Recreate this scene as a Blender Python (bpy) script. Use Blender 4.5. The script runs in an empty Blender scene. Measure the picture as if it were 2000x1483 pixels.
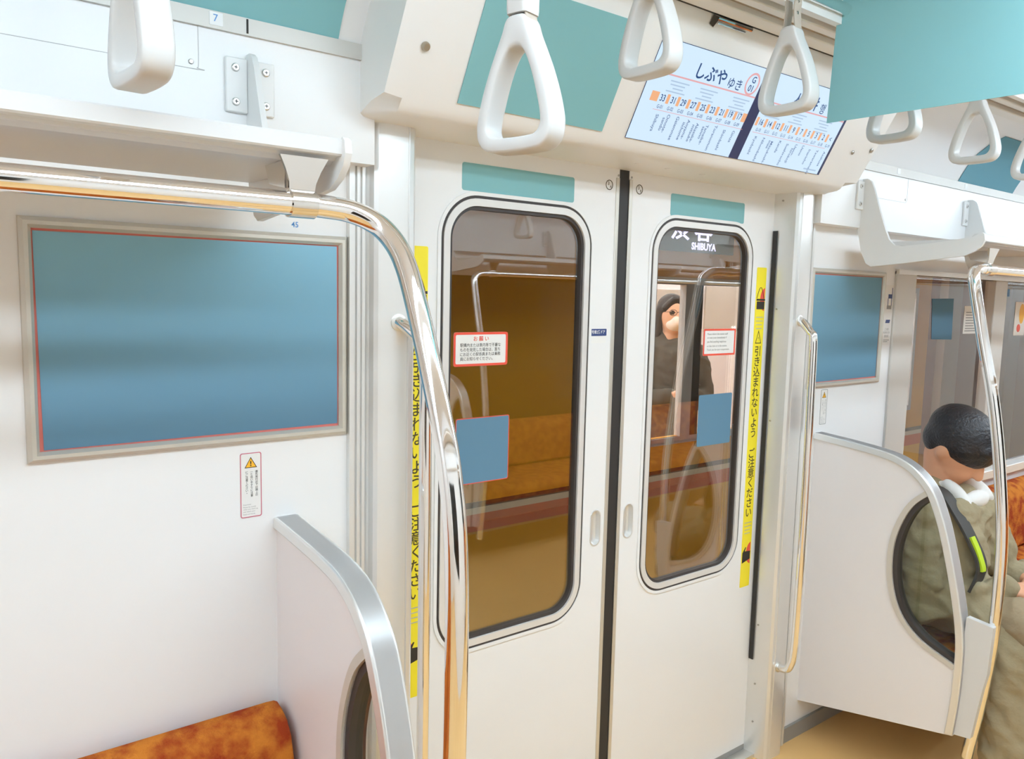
import bpy, bmesh, math, random
from mathutils import Vector, Matrix

# ------------------------------------------------------------------ camera, world, exposure
SC = bpy.context.scene
COL = SC.collection
R = math.radians
F_PX = 1551.56
yaw, pitch, roll = R(37.614), R(-6.2047), R(-1.32333)
fwd = Vector((math.sin(yaw)*math.cos(pitch), math.cos(yaw)*math.cos(pitch), math.sin(pitch)))
rt0 = Vector((math.cos(yaw), -math.sin(yaw), 0)); dn0 = fwd.cross(rt0)
rt = rt0*math.cos(roll) + dn0*math.sin(roll)
dn = -rt0*math.sin(roll) + dn0*math.cos(roll)
cam = bpy.data.cameras.new('camera'); cam.sensor_width = 36; cam.lens = F_PX/2000*36; cam.clip_start = .02
camo = bpy.data.objects.new('camera', cam); COL.objects.link(camo)
camo.matrix_world = Matrix(((rt.x, -dn.x, -fwd.x, 0), (rt.y, -dn.y, -fwd.y, -1.45), (rt.z, -dn.z, -fwd.z, 1.5), (0, 0, 0, 1)))
SC.camera = camo
w = bpy.data.worlds.new('world'); SC.world = w; w.use_nodes = True
w.node_tree.nodes['Background'].inputs[0].default_value = (.05, .05, .055, 1)
w.node_tree.nodes['Background'].inputs[1].default_value = .25
vs = SC.view_settings
vs.view_transform = 'Standard'; vs.look = 'None'; vs.gamma = 1; vs.use_curve_mapping = False
vs.exposure = 0.82
LAMP = 9.0          # car ceiling lamps
cy = SC.cycles
cy.max_bounces = 14; cy.diffuse_bounces = 8; cy.glossy_bounces = 8; cy.transmission_bounces = 8; cy.transparent_max_bounces = 16
cy.use_denoising = True; cy.sample_clamp_indirect = 8

# ------------------------------------------------------------------ materials
def srgb(r, g, b):
    f = lambda c: (c/255/12.92) if c/255 <= .04045 else ((c/255+.055)/1.055)**2.4
    return (f(r), f(g), f(b))
MATS = {}
def mat(name, col, rough=.5, metal=0., var=.03, scale=6., spec=.5, bump=0., bscale=40., emit=None, es=1., coat=0.):
    m = bpy.data.materials.new(name); m.use_nodes = True
    nt = m.node_tree; b = nt.nodes['Principled BSDF']
    b.inputs['Roughness'].default_value = rough; b.inputs['Metallic'].default_value = metal
    b.inputs['Specular IOR Level'].default_value = spec; b.inputs['Coat Weight'].default_value = coat
    tc = nt.nodes.new('ShaderNodeTexCoord')
    n = nt.nodes.new('ShaderNodeTexNoise'); n.inputs['Scale'].default_value = scale; n.inputs['Detail'].default_value = 3
    nt.links.new(tc.outputs['Object'], n.inputs['Vector'])
    mx = nt.nodes.new('ShaderNodeMix'); mx.data_type = 'RGBA'
    mx.inputs[6].default_value = (*[c*(1-var) for c in col], 1); mx.inputs[7].default_value = (*[min(1, c*(1+var)) for c in col], 1)
    nt.links.new(n.outputs['Fac'], mx.inputs[0]); nt.links.new(mx.outputs[2], b.inputs['Base Color'])
    if bump:
        n2 = nt.nodes.new('ShaderNodeTexNoise'); n2.inputs['Scale'].default_value = bscale; n2.inputs['Detail'].default_value = 4
        nt.links.new(tc.outputs['Object'], n2.inputs['Vector'])
        bp = nt.nodes.new('ShaderNodeBump'); bp.inputs['Strength'].default_value = bump; bp.inputs['Distance'].default_value = .01
        nt.links.new(n2.outputs['Fac'], bp.inputs['Height']); nt.links.new(bp.outputs['Normal'], b.inputs['Normal'])
    if emit:
        b.inputs['Emission Color'].default_value = (*emit, 1); b.inputs['Emission Strength'].default_value = es
    MATS[name] = m
    return m
def glass_mat(name, tint, ior=1.9, gl=.95):
    m = bpy.data.materials.new(name); m.use_nodes = True
    nt = m.node_tree; nt.nodes.remove(nt.nodes['Principled BSDF'])
    t = nt.nodes.new('ShaderNodeBsdfTransparent'); t.inputs[0].default_value = (*tint, 1)
    g = nt.nodes.new('ShaderNodeBsdfGlossy'); g.inputs['Roughness'].default_value = .01; g.inputs[0].default_value = (gl, gl, gl, 1)
    f = nt.nodes.new('ShaderNodeFresnel'); f.inputs[0].default_value = ior
    s = nt.nodes.new('ShaderNodeMixShader')
    gm = nt.nodes.new('ShaderNodeNewGeometry'); iv = nt.nodes.new('ShaderNodeMath'); iv.operation = 'SUBTRACT'; iv.inputs[0].default_value = 1
    mu = nt.nodes.new('ShaderNodeMath'); mu.operation = 'MULTIPLY'         # the face a ray enters by carries the pane's whole reflection
    nt.links.new(gm.outputs['Backfacing'], iv.inputs[1]); nt.links.new(iv.outputs[0], mu.inputs[0]); nt.links.new(f.outputs[0], mu.inputs[1])
    nt.links.new(mu.outputs[0], s.inputs[0]); nt.links.new(t.outputs[0], s.inputs[1]); nt.links.new(g.outputs[0], s.inputs[2])
    nt.links.new(s.outputs[0], nt.nodes['Material Output'].inputs[0])
    MATS[name] = m
    return m
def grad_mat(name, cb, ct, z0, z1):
    # a printed sheet graded from one colour at the bottom to another at the top
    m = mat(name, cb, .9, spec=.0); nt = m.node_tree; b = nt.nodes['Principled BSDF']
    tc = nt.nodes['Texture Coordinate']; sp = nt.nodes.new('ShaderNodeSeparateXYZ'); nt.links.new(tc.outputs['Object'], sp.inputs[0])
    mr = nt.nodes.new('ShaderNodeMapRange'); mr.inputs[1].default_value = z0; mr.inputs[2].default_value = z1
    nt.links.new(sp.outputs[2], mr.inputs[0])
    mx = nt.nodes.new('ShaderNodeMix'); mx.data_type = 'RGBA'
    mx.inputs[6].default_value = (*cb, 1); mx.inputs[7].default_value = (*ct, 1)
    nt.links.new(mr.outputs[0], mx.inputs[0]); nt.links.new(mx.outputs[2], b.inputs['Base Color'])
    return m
WHITE = mat('white_panel', (.84, .84, .835), .28, var=.01)
WHITE2 = mat('header_paint', (.84, .825, .80), .35, var=.01)
DOORW = mat('door_paint', (.85, .85, .845), .25, var=.01)
CEIL = mat('ceiling_paint', (.85, .84, .83), .5, var=.01)
RIB = mat('ceiling_rib', (.80, .77, .72), .45)
GROOVE = mat('ceiling_groove', (.42, .35, .28), .6)  # dark beige diffuser, with the brown of warm reflected light painted in
TRIM = mat('trim_grey', (.62, .60, .56), .4, metal=.2)
ALU = mat('satin_aluminium', (.80, .80, .785), .32, metal=.55, scale=3)
ALU2 = mat('brushed_steel', (.78, .77, .73), .3, metal=.85)
FRAME = mat('frame_metal', (.66, .63, .56), .4, metal=.5)
CHROME = mat('chrome', (.93, .92, .91), .06, metal=1, var=.01)
RACKP = mat('rack_plate_paint', (.80, .80, .79), .35, var=.01)
POLISH = mat('polished_steel', (.80, .78, .75), .16, metal=1)
SCREW = mat('screw_steel', (.45, .43, .40), .3, metal=1)
SCREWB = mat('bright_screw', (.72, .71, .69), .3, metal=.9)
BOLT = mat('bronze_bolt', (.45, .40, .32), .35, metal=.9)
STRAP = mat('strap_plastic', (.64, .635, .62), .3, var=.01, spec=.5)
BAND = mat('strap_band', (.50, .43, .36), .7, bump=.2, bscale=300)
RACK = mat('rack_paint', (.70, .695, .685), .4, var=.01)
PART = mat('partition_panel', (.83, .80, .80), .3, var=.01)
PARTG = mat('partition_gasket_frame', (.62, .57, .50), .4)
RUBBER = mat('black_rubber', (.03, .028, .027), .55)
GASKET = mat('dark_gasket', (.055, .045, .042), .5)
WRING = mat('window_ring', (.78, .76, .73), .35, metal=.2)
DARK = mat('dark_gap', (.05, .045, .04), .8)
SEAM = mat('panel_seam', (.55, .54, .53), .7)
KICK = mat('grey_skirting', (.30, .29, .27), .45)
TEAL = mat('teal_print', srgb(137, 188, 192), .9, var=0, spec=.0)
TEAL2 = mat('dusk_teal_print', srgb(116, 160, 172), .9, var=0, spec=.0)
BLUE = mat('slate_blue_print', srgb(104, 140, 164), .9, var=0, spec=.0)
SHEETRED = mat('red_sheet_edge', (.72, .20, .17), .6)
PAPER = mat('white_paper', (.82, .81, .78), .6, var=.01)
REDB = mat('red_border', (.85, .10, .06), .5, var=0)
PINKB = mat('crimson_outline', (.60, .16, .22), .5, var=0)
YEL = mat('yellow_tape', (.95, .80, .03), .45, var=.01)
INK = mat('black_ink', (.03, .025, .02), .6, var=0)
TAPEINK = mat('brown_ink', (.07, .055, .02), .6, var=0)
GREYINK = mat('grey_ink', (.30, .30, .29), .6, var=0)
FAINT = mat('faint_ink', (.50, .48, .40), .6, var=0)
NAVY = mat('navy_print', (.03, .06, .20), .5, var=0)
BLUEINK = mat('blue_ink', (.10, .30, .65), .5, var=0)
AMBER = mat('amber_print', (.95, .50, .03), .5, var=0)
LETW = mat('white_ink', (.88, .88, .88), .5, var=0)
FLOORM = mat('floor_vinyl', (.80, .50, .20), .35, var=.06, scale=3)
SEATM = mat('seat_frame_grey', (.4, .38, .36), .5)
GLASSD = glass_mat('door_glass', (.94, .925, .88), 2.25)
GLASSW = glass_mat('window_glass', (.90, .88, .86), 2.2)
GLASSP = glass_mat('partition_glass', (.86, .88, .85), 1.5)
GLASSN = glass_mat('train_glass', (.92, .94, .96), 1.5)
TRAINB = mat('train_body_yellow', (.78, .40, .015), .35, var=.06, scale=2)
TRAINR = mat('train_red_stripe', (.62, .09, .02), .4)
TRAINW = mat('train_white_stripe', (.72, .66, .56), .4)
TUNNEL = mat('tunnel_wall', (.16, .10, .095), .8, var=.3, scale=2)
MAROON = mat('maroon_panel', (.22, .07, .07), .6, var=.1)
CARPAINT = mat('train_pale_frame', (.55, .62, .70), .4)
INWHITE = mat('train_inner_white', (.86, .87, .91), .5)
LCDBG = mat('screen_glow', (.02, .025, .03), .5, var=0, emit=srgb(208, 232, 254), es=0.57)
LCDBLUE = mat('screen_divider', (.03, .05, .14), .3, var=0)
LCDINK = mat('screen_ink', (.01, .012, .015), .5, var=0, emit=srgb(20, 66, 120), es=0.62)
LCDINK2 = mat('screen_small_ink', (.01, .012, .015), .5, var=0, emit=srgb(92, 116, 158), es=0.56)
LCDORANGE = mat('screen_orange', (.01, .012, .015), .5, var=0, emit=srgb(250, 184, 136), es=0.52)
LCDPINK = mat('screen_rose', (.01, .012, .015), .5, var=0, emit=srgb(236, 176, 178), es=0.52)
LCDFAINT = mat('screen_faint', (.01, .012, .015), .5, var=0, emit=srgb(176, 200, 226), es=0.55)
LED = mat('led_letters', (.2, .2, .3), .5, var=0, emit=(.50, .50, 1.0), es=1.6)
LAMPM = mat('lamp_diffuser', (.8, .8, .8), .5, var=0, emit=(.76, .935, 1.08), es=LAMP)
LAMPN = mat('train_lamp_diffuser', (.8, .8, .8), .5, var=0, emit=(.93, .97, 1), es=11)
def moquette():
    m = mat('seat_moquette', (.62, .17, .03), .85, spec=.15, bump=.5, bscale=220)
    nt = m.node_tree; b = nt.nodes['Principled BSDF']; tc = nt.nodes['Texture Coordinate']
    v = nt.nodes.new('ShaderNodeTexNoise'); v.inputs['Scale'].default_value = 22; v.inputs['Detail'].default_value = 5
    nt.links.new(tc.outputs['Object'], v.inputs['Vector'])
    cr = nt.nodes.new('ShaderNodeValToRGB'); e = cr.color_ramp.elements
    e[0].position = .38; e[0].color = (.36, .05, .012, 1); e[1].position = .62; e[1].color = (.66, .22, .03, 1)
    nt.links.new(v.outputs['Fac'], cr.inputs[0]); nt.links.new(cr.outputs[0], b.inputs['Base Color'])
    return m
MOQ = moquette()
PALESKIN = mat('pale_skin', (.80, .56, .46), .5, var=.04, scale=30)
SKIN = mat('skin', (.76, .38, .22), .5, var=.05, scale=30)
HAIR = mat('black_hair', (.018, .015, .017), .42, var=.3, scale=60, bump=.4, bscale=120)
KHAKI = mat('khaki_cloth', (.35, .29, .18), .85, var=.14, scale=9, spec=.15, bump=1.0, bscale=16)
KHAKI2 = mat('khaki_trousers', (.35, .265, .165), .85, var=.12, scale=9, spec=.15, bump=1.0, bscale=14)
LIME = mat('lime_strap', (.55, .75, .02), .6)
DKSTRAP = mat('dark_strap', (.06, .055, .05), .7)
COLLAR = mat('white_collar_cloth', (.78, .76, .72), .8)
COAT = mat('dark_olive_coat', (.085, .09, .085), .85, bump=.5, bscale=20)
COATG = mat('grey_coat', (.16, .16, .165), .85, bump=.5, bscale=20)
SKIRT = mat('patterned_skirt', (.50, .54, .56), .85, var=.35, scale=90)
MASKM = mat('white_mask', (.86, .87, .9), .7)
SHOE = mat('dark_shoe', (.04, .035, .03), .5)

# ------------------------------------------------------------------ geometry helpers
ORG = {}
def org(o): return ORG.get(o.name, Vector((0, 0, 0)))
def finish(o, parent, loc=None):
    COL.objects.link(o)
    if parent:
        o.parent = parent; base = org(parent); ORG[o.name] = base.copy()
    else:
        base = Vector(loc) if loc is not None else Vector((0, 0, 0)); o.location = base; ORG[o.name] = base
    return o
class MB:
    def __init__(s): s.v = []; s.f = []; s.mi = []
    def add(s, vs, fs, m=0):
        n = len(s.v); s.v += [Vector(v) for v in vs]; s.f += [[i+n for i in f] for f in fs]; s.mi += [m]*len(fs); return s
    def box(s, a, b, m=0):
        x0, y0, z0 = [min(p, q) for p, q in zip(a, b)]; x1, y1, z1 = [max(p, q) for p, q in zip(a, b)]
        return s.add([(x0,y0,z0),(x1,y0,z0),(x1,y1,z0),(x0,y1,z0),(x0,y0,z1),(x1,y0,z1),(x1,y1,z1),(x0,y1,z1)],
                     [(0,3,2,1),(4,5,6,7),(0,1,5,4),(1,2,6,5),(2,3,7,6),(3,0,4,7)], m)
    def loft(s, secs, m=0, cap=True, closed=True):
        n = len(secs[0]); vs = [p for sec in secs for p in sec]; fs = []
        for i in range(len(secs)-1):
            for j in range(n if closed else n-1):
                k = (j+1) % n; fs.append((i*n+j, i*n+k, (i+1)*n+k, (i+1)*n+j))
        if cap: fs.append(tuple(range(n))[::-1]); fs.append(tuple((len(secs)-1)*n+j for j in range(n)))
        return s.add(vs, fs, m)
    def tube(s, path, r, n=14, m=0, cap=True):
        P = [Vector(p) for p in path]; rs = r if isinstance(r, (list, tuple)) else [r]*len(P)
        T = [(P[min(i+1, len(P)-1)]-P[max(i-1, 0)]).normalized() for i in range(len(P))]
        u = T[0].orthogonal().normalized(); secs = []
        for i, p in enumerate(P):
            u = (u-T[i]*u.dot(T[i])).normalized(); v = T[i].cross(u)
            secs.append([p+(u*math.cos(2*math.pi*k/n)+v*math.sin(2*math.pi*k/n))*rs[i] for k in range(n)])
        return s.loft(secs, m, cap)
    def disc(s, c, nrm, r, h, n=20, m=0, r2=None):
        c = Vector(c); nrm = Vector(nrm).normalized()
        return s.tube([c, c+nrm*h*.6, c+nrm*h], [r, r, r*.75 if r2 is None else r2], n, m)
    def build(s, name, mats, parent=None, loc=None, smooth=35, bevel=0, seg=2):
        me = bpy.data.meshes.new(name); mats = mats if isinstance(mats, (list, tuple)) else [mats]
        base = org(parent) if parent else (Vector(loc) if loc is not None else None)
        if base is None:
            xs = [v.x for v in s.v]; ys = [v.y for v in s.v]; zs = [v.z for v in s.v]
            base = Vector(((min(xs)+max(xs))/2, (min(ys)+max(ys))/2, min(zs)))
        me.from_pydata([v-base for v in s.v], [], s.f)
        for m in mats: me.materials.append(m)
        me.polygons.foreach_set('material_index', s.mi)
        bm = bmesh.new(); bm.from_mesh(me); bmesh.ops.recalc_face_normals(bm, faces=bm.faces); bm.to_mesh(me); bm.free()
        if smooth:
            me.polygons.foreach_set('use_smooth', [True]*len(me.polygons)); me.set_sharp_from_angle(angle=R(smooth))
        o = bpy.data.objects.new(name, me); finish(o, parent, base)
        if bevel:
            b = o.modifiers.new('bevel', 'BEVEL'); b.width = bevel; b.segments = seg; b.limit_method = 'ANGLE'; b.angle_limit = R(40)
        return o
class Frame:
    def __init__(s, o, u, v): s.o = Vector(o); s.u = Vector(u).normalized(); s.v = Vector(v).normalized(); s.w = s.u.cross(s.v)
    def __call__(s, a, b, c=0.): return s.o+s.u*a+s.v*b+s.w*c
def wallF(Y): return Frame((0, Y, 0), (1, 0, 0), (0, 0, 1))          # (x, z, towards the aisle)
def crossF(X): return Frame((X, 0, 0), (0, -1, 0), (0, 0, 1))        # (-y, z, towards -x)
TILT = R(28.2); LIPY, LIPZ = -.137, 1.825
HDR = Frame((0, LIPY, LIPZ), (1, 0, 0), (0, -math.sin(TILT), math.cos(TILT)))
def hv(z): return (z-LIPZ)/math.cos(TILT)
def dep_mesh(o):
    dg = bpy.context.evaluated_depsgraph_get(); e = o.evaluated_get(dg); me = bpy.data.meshes.new_from_object(e)
    return me
def grab(curve_or_obj):
    o = curve_or_obj; COL.objects.link(o); bpy.context.view_layer.update()
    me = dep_mesh(o); vs = [v.co.copy() for v in me.vertices]; fs = [tuple(p.vertices) for p in me.polygons]
    COL.objects.unlink(o); d = o.data; bpy.data.objects.remove(o)
    if isinstance(d, bpy.types.Curve): bpy.data.curves.remove(d)
    bpy.data.meshes.remove(me)
    return vs, fs
def plate(mb, loops, fr, w0, w1, m=0):
    """flat sheet with outline loops[0] and holes loops[1:], from w0 to w1 along the frame normal"""
    c = bpy.data.curves.new('tmp', 'CURVE'); c.dimensions = '2D'; c.fill_mode = 'BOTH'; c.extrude = abs(w1-w0)/2
    for lp in loops:
        s = c.splines.new('POLY'); s.points.add(len(lp)-1); s.use_cyclic_u = True
        for p, q in zip(s.points, lp): p.co = (q[0], q[1], 0, 1)
    vs, fs = grab(bpy.data.objects.new('tmp', c)); mid = (w0+w1)/2
    mb.add([fr(v.x, v.y, v.z+mid) for v in vs], fs, m); return mb
def rrect(x0, x1, y0, y1, r, n=8):
    out = []
    for cx, cyy, a in ((x1-r, y0+r, -90), (x1-r, y1-r, 0), (x0+r, y1-r, 90), (x0+r, y0+r, 180)):
        out += [(cx+r*math.cos(R(a+90*k/n)), cyy+r*math.sin(R(a+90*k/n))) for k in range(n+1)]
    return out
def ell(cx, cyy, rx, ry, n=32): return [(cx+rx*math.cos(2*math.pi*k/n), cyy+ry*math.sin(2*math.pi*k/n)) for k in range(n)]
TXT = {}
def text(mb, s, fr, x, y, size, wo=.0008, m=0, align='CENTER', rot=0, sx=1., bold=0., yc=True):
    key = (s, round(bold, 4))
    if key not in TXT:
        c = bpy.data.curves.new('tmp', 'FONT'); c.body = s; c.size = 1; c.offset = bold; c.resolution_u = 3
        TXT[key] = grab(bpy.data.objects.new('tmp', c))
    vs, fs = TXT[key]
    if not vs: return mb
    x0 = min(v.x for v in vs); x1 = max(v.x for v in vs); y0 = min(v.y for v in vs); y1 = max(v.y for v in vs)
    ox = {'CENTER': (x0+x1)/2, 'LEFT': x0, 'RIGHT': x1}[align]; oy = (y0+y1)/2 if yc else 0
    ca, sa = math.cos(R(rot)), math.sin(R(rot)); pts = []
    for v in vs:
        a = (v.x-ox)*size*sx; b = (v.y-oy)*size
        pts.append(fr(x+a*ca-b*sa, y+a*sa+b*ca, wo))
    return mb.add(pts, fs, m)
def vtext(mb, s, fr, x, ytop, step, size, wo=.0008, m=0, sx=1., bold=0.):
    for i, ch in enumerate(s):
        if ch != ' ': text(mb, ch, fr, x, ytop-step*i, size, wo, m, sx=sx, bold=bold)
    return mb
def tag(o, label, cat, group=None, kind=None):
    o['label'] = label; o['category'] = cat
    if group: o['group'] = group
    if kind: o['kind'] = kind
    return o
def struct(o, label=None, cat=None):
    o['kind'] = 'structure'
    if label: o['label'] = label; o['category'] = cat
    return o
def thing(name, loc, label, cat, group=None):
    o = bpy.data.objects.new(name, None); o.empty_display_size = .05; COL.objects.link(o); o.location = loc; ORG[o.name] = Vector(loc)
    return tag(o, label, cat, group)
def copy_tree(o, parent=None):
    c = o.copy(); COL.objects.link(c)
    if parent: c.parent = parent
    for ch in [k for k in COL.objects if k.parent == o]: copy_tree(ch, c)
    return c
def mirror(o, label, dx=0., group=None):
    """the same fitting on the opposite side of the car"""
    c = copy_tree(o); c.scale = (1, -1, 1); c.location = (o.location.x+dx, -2.4-o.location.y, o.location.z)
    c['label'] = label
    if group: c['group'] = group
    return c
def discs(name, m, parent, specs):
    for c, nrm, r, h in specs:
        q = MB(); q.disc(c, nrm, r, h); q.build(name, m, parent)
def smoothpath(P, n=6):
    P = [Vector(p) for p in P]; out = []
    for i in range(len(P)-1):
        p0 = P[max(i-1, 0)]; p1 = P[i]; p2 = P[i+1]; p3 = P[min(i+2, len(P)-1)]
        for k in range(n):
            t = k/n
            out.append(.5*((2*p1)+(p2-p0)*t+(2*p0-5*p1+4*p2-p3)*t*t+(3*p1-p0-3*p2+p3)*t**3))
    return out+[P[-1]]

# ------------------------------------------------------------------ room shell
X0, X1 = -2.5, 8.0
struct(MB().box((X0, -2.46, -.04), (X1, .10, 0)).build('floor', FLOORM))
struct(MB().box((X0, 0, 0), (.72, .045, 1.80)).build('wall_left', WHITE))
WIN = (2.99, 5.30, .77, 1.60)       # side window opening
wr = MB(); plate(wr, [[(2.28, 0), (X1, 0), (X1, 1.80), (2.28, 1.80)], [(WIN[0], WIN[2]), (WIN[1], WIN[2]), (WIN[1], WIN[3]), (WIN[0], WIN[3])]], wallF(0), -.045, 0)
struct(wr.build('wall_right', WHITE))
for nm, xa, xb in (('wall_upper_left', X0, .734), ('wall_upper_right', 2.266, X1)):
    struct(MB().box((xa, -.05, 1.738), (xb, .045, 1.953)).build(nm, WHITE))
    o = bpy.data.objects[nm]
    sm = MB(); F = wallF(-.05)
    if xa < 0:
        sm.tube(smoothpath([(xa, -.0502, 1.8556), (.10, -.0502, 1.8556), (.396, -.0502, 1.8556), (.407, -.0502, 1.858), (.410, -.0502, 1.866), (.410, -.0502, 1.925)], 4), .0006, 6)
        pts = [(.398, 1.866)]
    else:
        sm.tube([(2.57, -.0502, 1.8426), (2.782, -.0502, 1.8426), (2.79, -.0502, 1.850), (2.79, -.0502, 1.925)], .0006, 6); pts = [(2.78, 1.853)]
    sm.build('panel_seam', SEAM, o)
    discs('screw', SCREW, o, [((a, -.05, b), (0, -1, 0), .0042, .0025) for a, b in pts])
for i, (xa, xb) in enumerate(((X0, .716), (2.284, X1))):
    struct(MB().box((xa, -.056, 1.925), (xb, -.02, 1.953)).build('trim_%d' % (i+1), TRIM))
COVE = [(-.05, 1.953), (-.062, 1.978), (-.082, 2.012), (-.112, 2.048), (-.155, 2.080), (-.21, 2.102), (-.29, 2.116)]
def cove_at(t):                      # t 0..1 along the cove profile
    L = [0]
    for a, b in zip(COVE, COVE[1:]): L.append(L[-1]+math.hypot(b[0]-a[0], b[1]-a[1]))
    d = t*L[-1]
    for i in range(len(L)-1):
        if d <= L[i+1]+1e-9:
            k = (d-L[i])/(L[i+1]-L[i]); a, b = COVE[i], COVE[i+1]; return (a[0]+(b[0]-a[0])*k, a[1]+(b[1]-a[1])*k)
def strip(xa, xb, prof, off, thick, name, m, parent=None):
    mb = MB(); n = len(prof)
    def nor(i):
        a = prof[max(i-1, 0)]; b = prof[min(i+1, n-1)]; d = Vector((b[0]-a[0], b[1]-a[1])).normalized(); return Vector((-d.y, d.x))
    def pt(i, k):
        q = nor(i)
        if q.x > 0: q = -q               # towards the aisle
        return (prof[i][0]+q.x*k, prof[i][1]+q.y*k)
    ring = [pt(i, off+thick) for i in range(n)]+[pt(i, off) for i in reversed(range(n))]
    mb.loft([[(x, a, b) for a, b in ring] for x in (xa, xb)])
    return mb.build(name, m, parent)
for nm, xa, xb in (('ceiling_cove_left', X0, .72), ('ceiling_cove_right', 2.28, X1)):
    struct(strip(xa, xb, COVE, -.02, .02, nm, CEIL))
ceil = struct(MB().box((X0, -1.97, 2.20), (X1, -.43, 2.24)).build('ceiling', CEIL))
cedge = struct(MB().box((X0, -.43, 2.1225), (X1, .045, 2.16)).build('ceiling_door_side', CEIL))
struct(MB().box((X0, -.445, 2.10), (X1, -.43, 2.20)).build('ceiling_step', CEIL))
struct(MB().box((X0, -1.97, 2.10), (X1, -1.955, 2.20)).build('ceiling_step_opposite', CEIL))
struct(MB().box((X0, -2.45, 2.122), (X1, -1.97, 2.16)).build('ceiling_opposite', CEIL))
for (ya, yb) in ((-.300, -.343), (-.372, -.398), (-.418, -.43)):
    MB().box((X0, ya, 2.104), (X1, yb, 2.122)).build('ceiling_rib', RIB, cedge, bevel=.003)
MB().box((X0, -.298, 2.118), (X1, -.43, 2.1225)).build('diffuser_groove', GROOVE, cedge)
# opposite wall, behind the camera (seen mirrored in the glass)
on = MB(); OF = Frame((0, -2.40, 0), (1, 0, 0), (0, 0, 1))
plate(on, [[(X0, 0), (X1, 0), (X1, 2.13), (X0, 2.13)], [(2.55, .66), (5.3, .66), (5.3, 1.60), (2.55, 1.60)], [(-1.6, .66), (.35, .66), (.35, 1.60), (-1.6, 1.60)]], OF, 0, .04)
struct(on.build('wall_opposite', WHITE))
struct(MB().box((X0, -2.398, 1.738), (X1, -2.35, 2.10)).build('wall_opposite_upper', WHITE))
NIGHT = mat('night_glass', (.02, .018, .015), .08)
struct(MB().box((2.55, -2.43, .66), (5.3, -2.42, 1.60)).build('window_1', NIGHT))
struct(MB().box((-1.6, -2.43, .66), (.35, -2.42, 1.60)).build('window_3', NIGHT))
struct(MB().box((X0-.04, -2.46, 0), (X0, .1, 2.24)).build('wall_end', WHITE))
struct(MB().box((X1, -2.46, 0), (X1+.04, .1, 2.24)).build('wall_far_end', WHITE))
for i, (xa, xb) in enumerate(((X0, .70), (2.30, X1))):
    struct(MB().box((xa, -.010, 0), (xb, 0, .052)).build(('baseboard_left', 'baseboard_right')[i], KICK))
struct(MB().box((.84, 0, -.02), (2.16, .09, .012)).build('trim_3', ALU2))

# door pillars
PP = [(.700, .044), (.700, -.014), (.711, -.014), (.712, -.008), (.715, -.008), (.716, -.014), (.722, -.014), (.723, -.009), (.726, -.009), (.727, -.014),
      (.733, -.014), (.734, -.008), (.737, -.008), (.742, -.014), (.744, -.030), (.751, -.036), (.765, -.039), (.815, -.039), (.817, -.0365), (.819, -.039),
      (.829, -.037), (.836, -.030), (.840, -.015), (.846, .044), (.846, .085), (.80, .085), (.79, .044)]
for i, s in enumerate((1, -1)):
    prof = [(x if s == 1 else 3-x, y) for x, y in PP]
    p = struct(MB().loft([[(x, y, z) for x, y in prof] for z in (.0, 1.832)]).build('trim_%d' % (4+i), ALU, smooth=25))
    discs('screw', SCREW, p, [((.8425 if s == 1 else 3-.8425, .012, z), (s, 0, 0), .003, .0042) for z in (1.80, 1.47, 1.12, .45, .25, .12)])
    MB().box(((.846 if s == 1 else 2.154)-.001*s*-1, .022, .33), ((.846 if s == 1 else 2.154)+.004*s, .037, 1.709)).build('rubber_strip', RUBBER, p)

# ------------------------------------------------------------------ doors
DY = .04; DF = wallF(DY)
def door(name, x0, x1, wx0, wx1, rub_side):
    wz0, wz1 = .655, 1.716; rr = .098
    hx = (1.438 if rub_side > 0 else 1.562)
    mb = MB(); plate(mb, [[(x0, .015), (x1, .015), (x1, 1.86), (x0, 1.86)], rrect(wx0, wx1, wz0, wz1, rr, 14), rrect(hx-.0165, hx+.0165, .837, .932, .0164, 10)], DF, -.034, 0)
    d = struct(mb.build(name, DOORW))
    def ring(nm, a, b, w0, w1, m):
        q = MB(); plate(q, [rrect(wx0+a, wx1-a, wz0+a, wz1-a, rr-a, 14), rrect(wx0+b, wx1-b, wz0+b, wz1-b, rr-b, 14)], DF, w0, w1); return q.build(nm, m, d)
    ring('outer_lip', -.008, .0005, 0, .0035, DOORW)
    ring('outer_gasket', -.0002, .0075, -.02, .0015, GASKET)
    ring('window_frame', .0070, .0235, -.02, .0045, WRING)
    ring('inner_gasket', .0230, .0315, -.02, -.001, GASKET)
    g = MB(); plate(g, [rrect(wx0+.024, wx1-.024, wz0+.024, wz1-.024, rr-.024, 14)], DF, -.013, -.008); g.build('window_glass', GLASSD, d)
    h = MB(); N = 36; secs = []
    for ins, wv in ((-.0022, .0), (-.001, .0022), (.0012, .0022), (.0030, -.002), (.0050, -.010), (.0095, -.0125)):
        lp = rrect(hx-.0165+ins, hx+.0165-ins, .837+ins, .932-ins, max(.0164-ins, .003), 10); secs.append([DF(a, b, wv) for a, b in lp])
    h.loft(secs, cap=False); h.f.append([len(h.v)-len(secs[0])+k for k in range(len(secs[0]))]); h.mi.append(0)
    h.build('handle_recess', ALU, d)
    e = x1 if rub_side > 0 else x0
    MB().box((e-.012*rub_side, DY-.002, .015), (e, DY+.03, 1.80)).build('edge_strip', FRAME, d, bevel=.001)
    MB().box((e, DY+.001, .015), (1.5, DY+.03, 1.86)).build('edge_rubber', RUBBER, d)
    k = MB().box((x0, DY-.001, .0125), (x1, DY+.003, .030)); k.build('kick_strip', KICK, d)
    s = MB(); s.disc((e-.006*rub_side, DY-.002, 1.806), (0, -1, 0), .003, .001); s.build('screw', SCREW, d)
    return d
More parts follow.
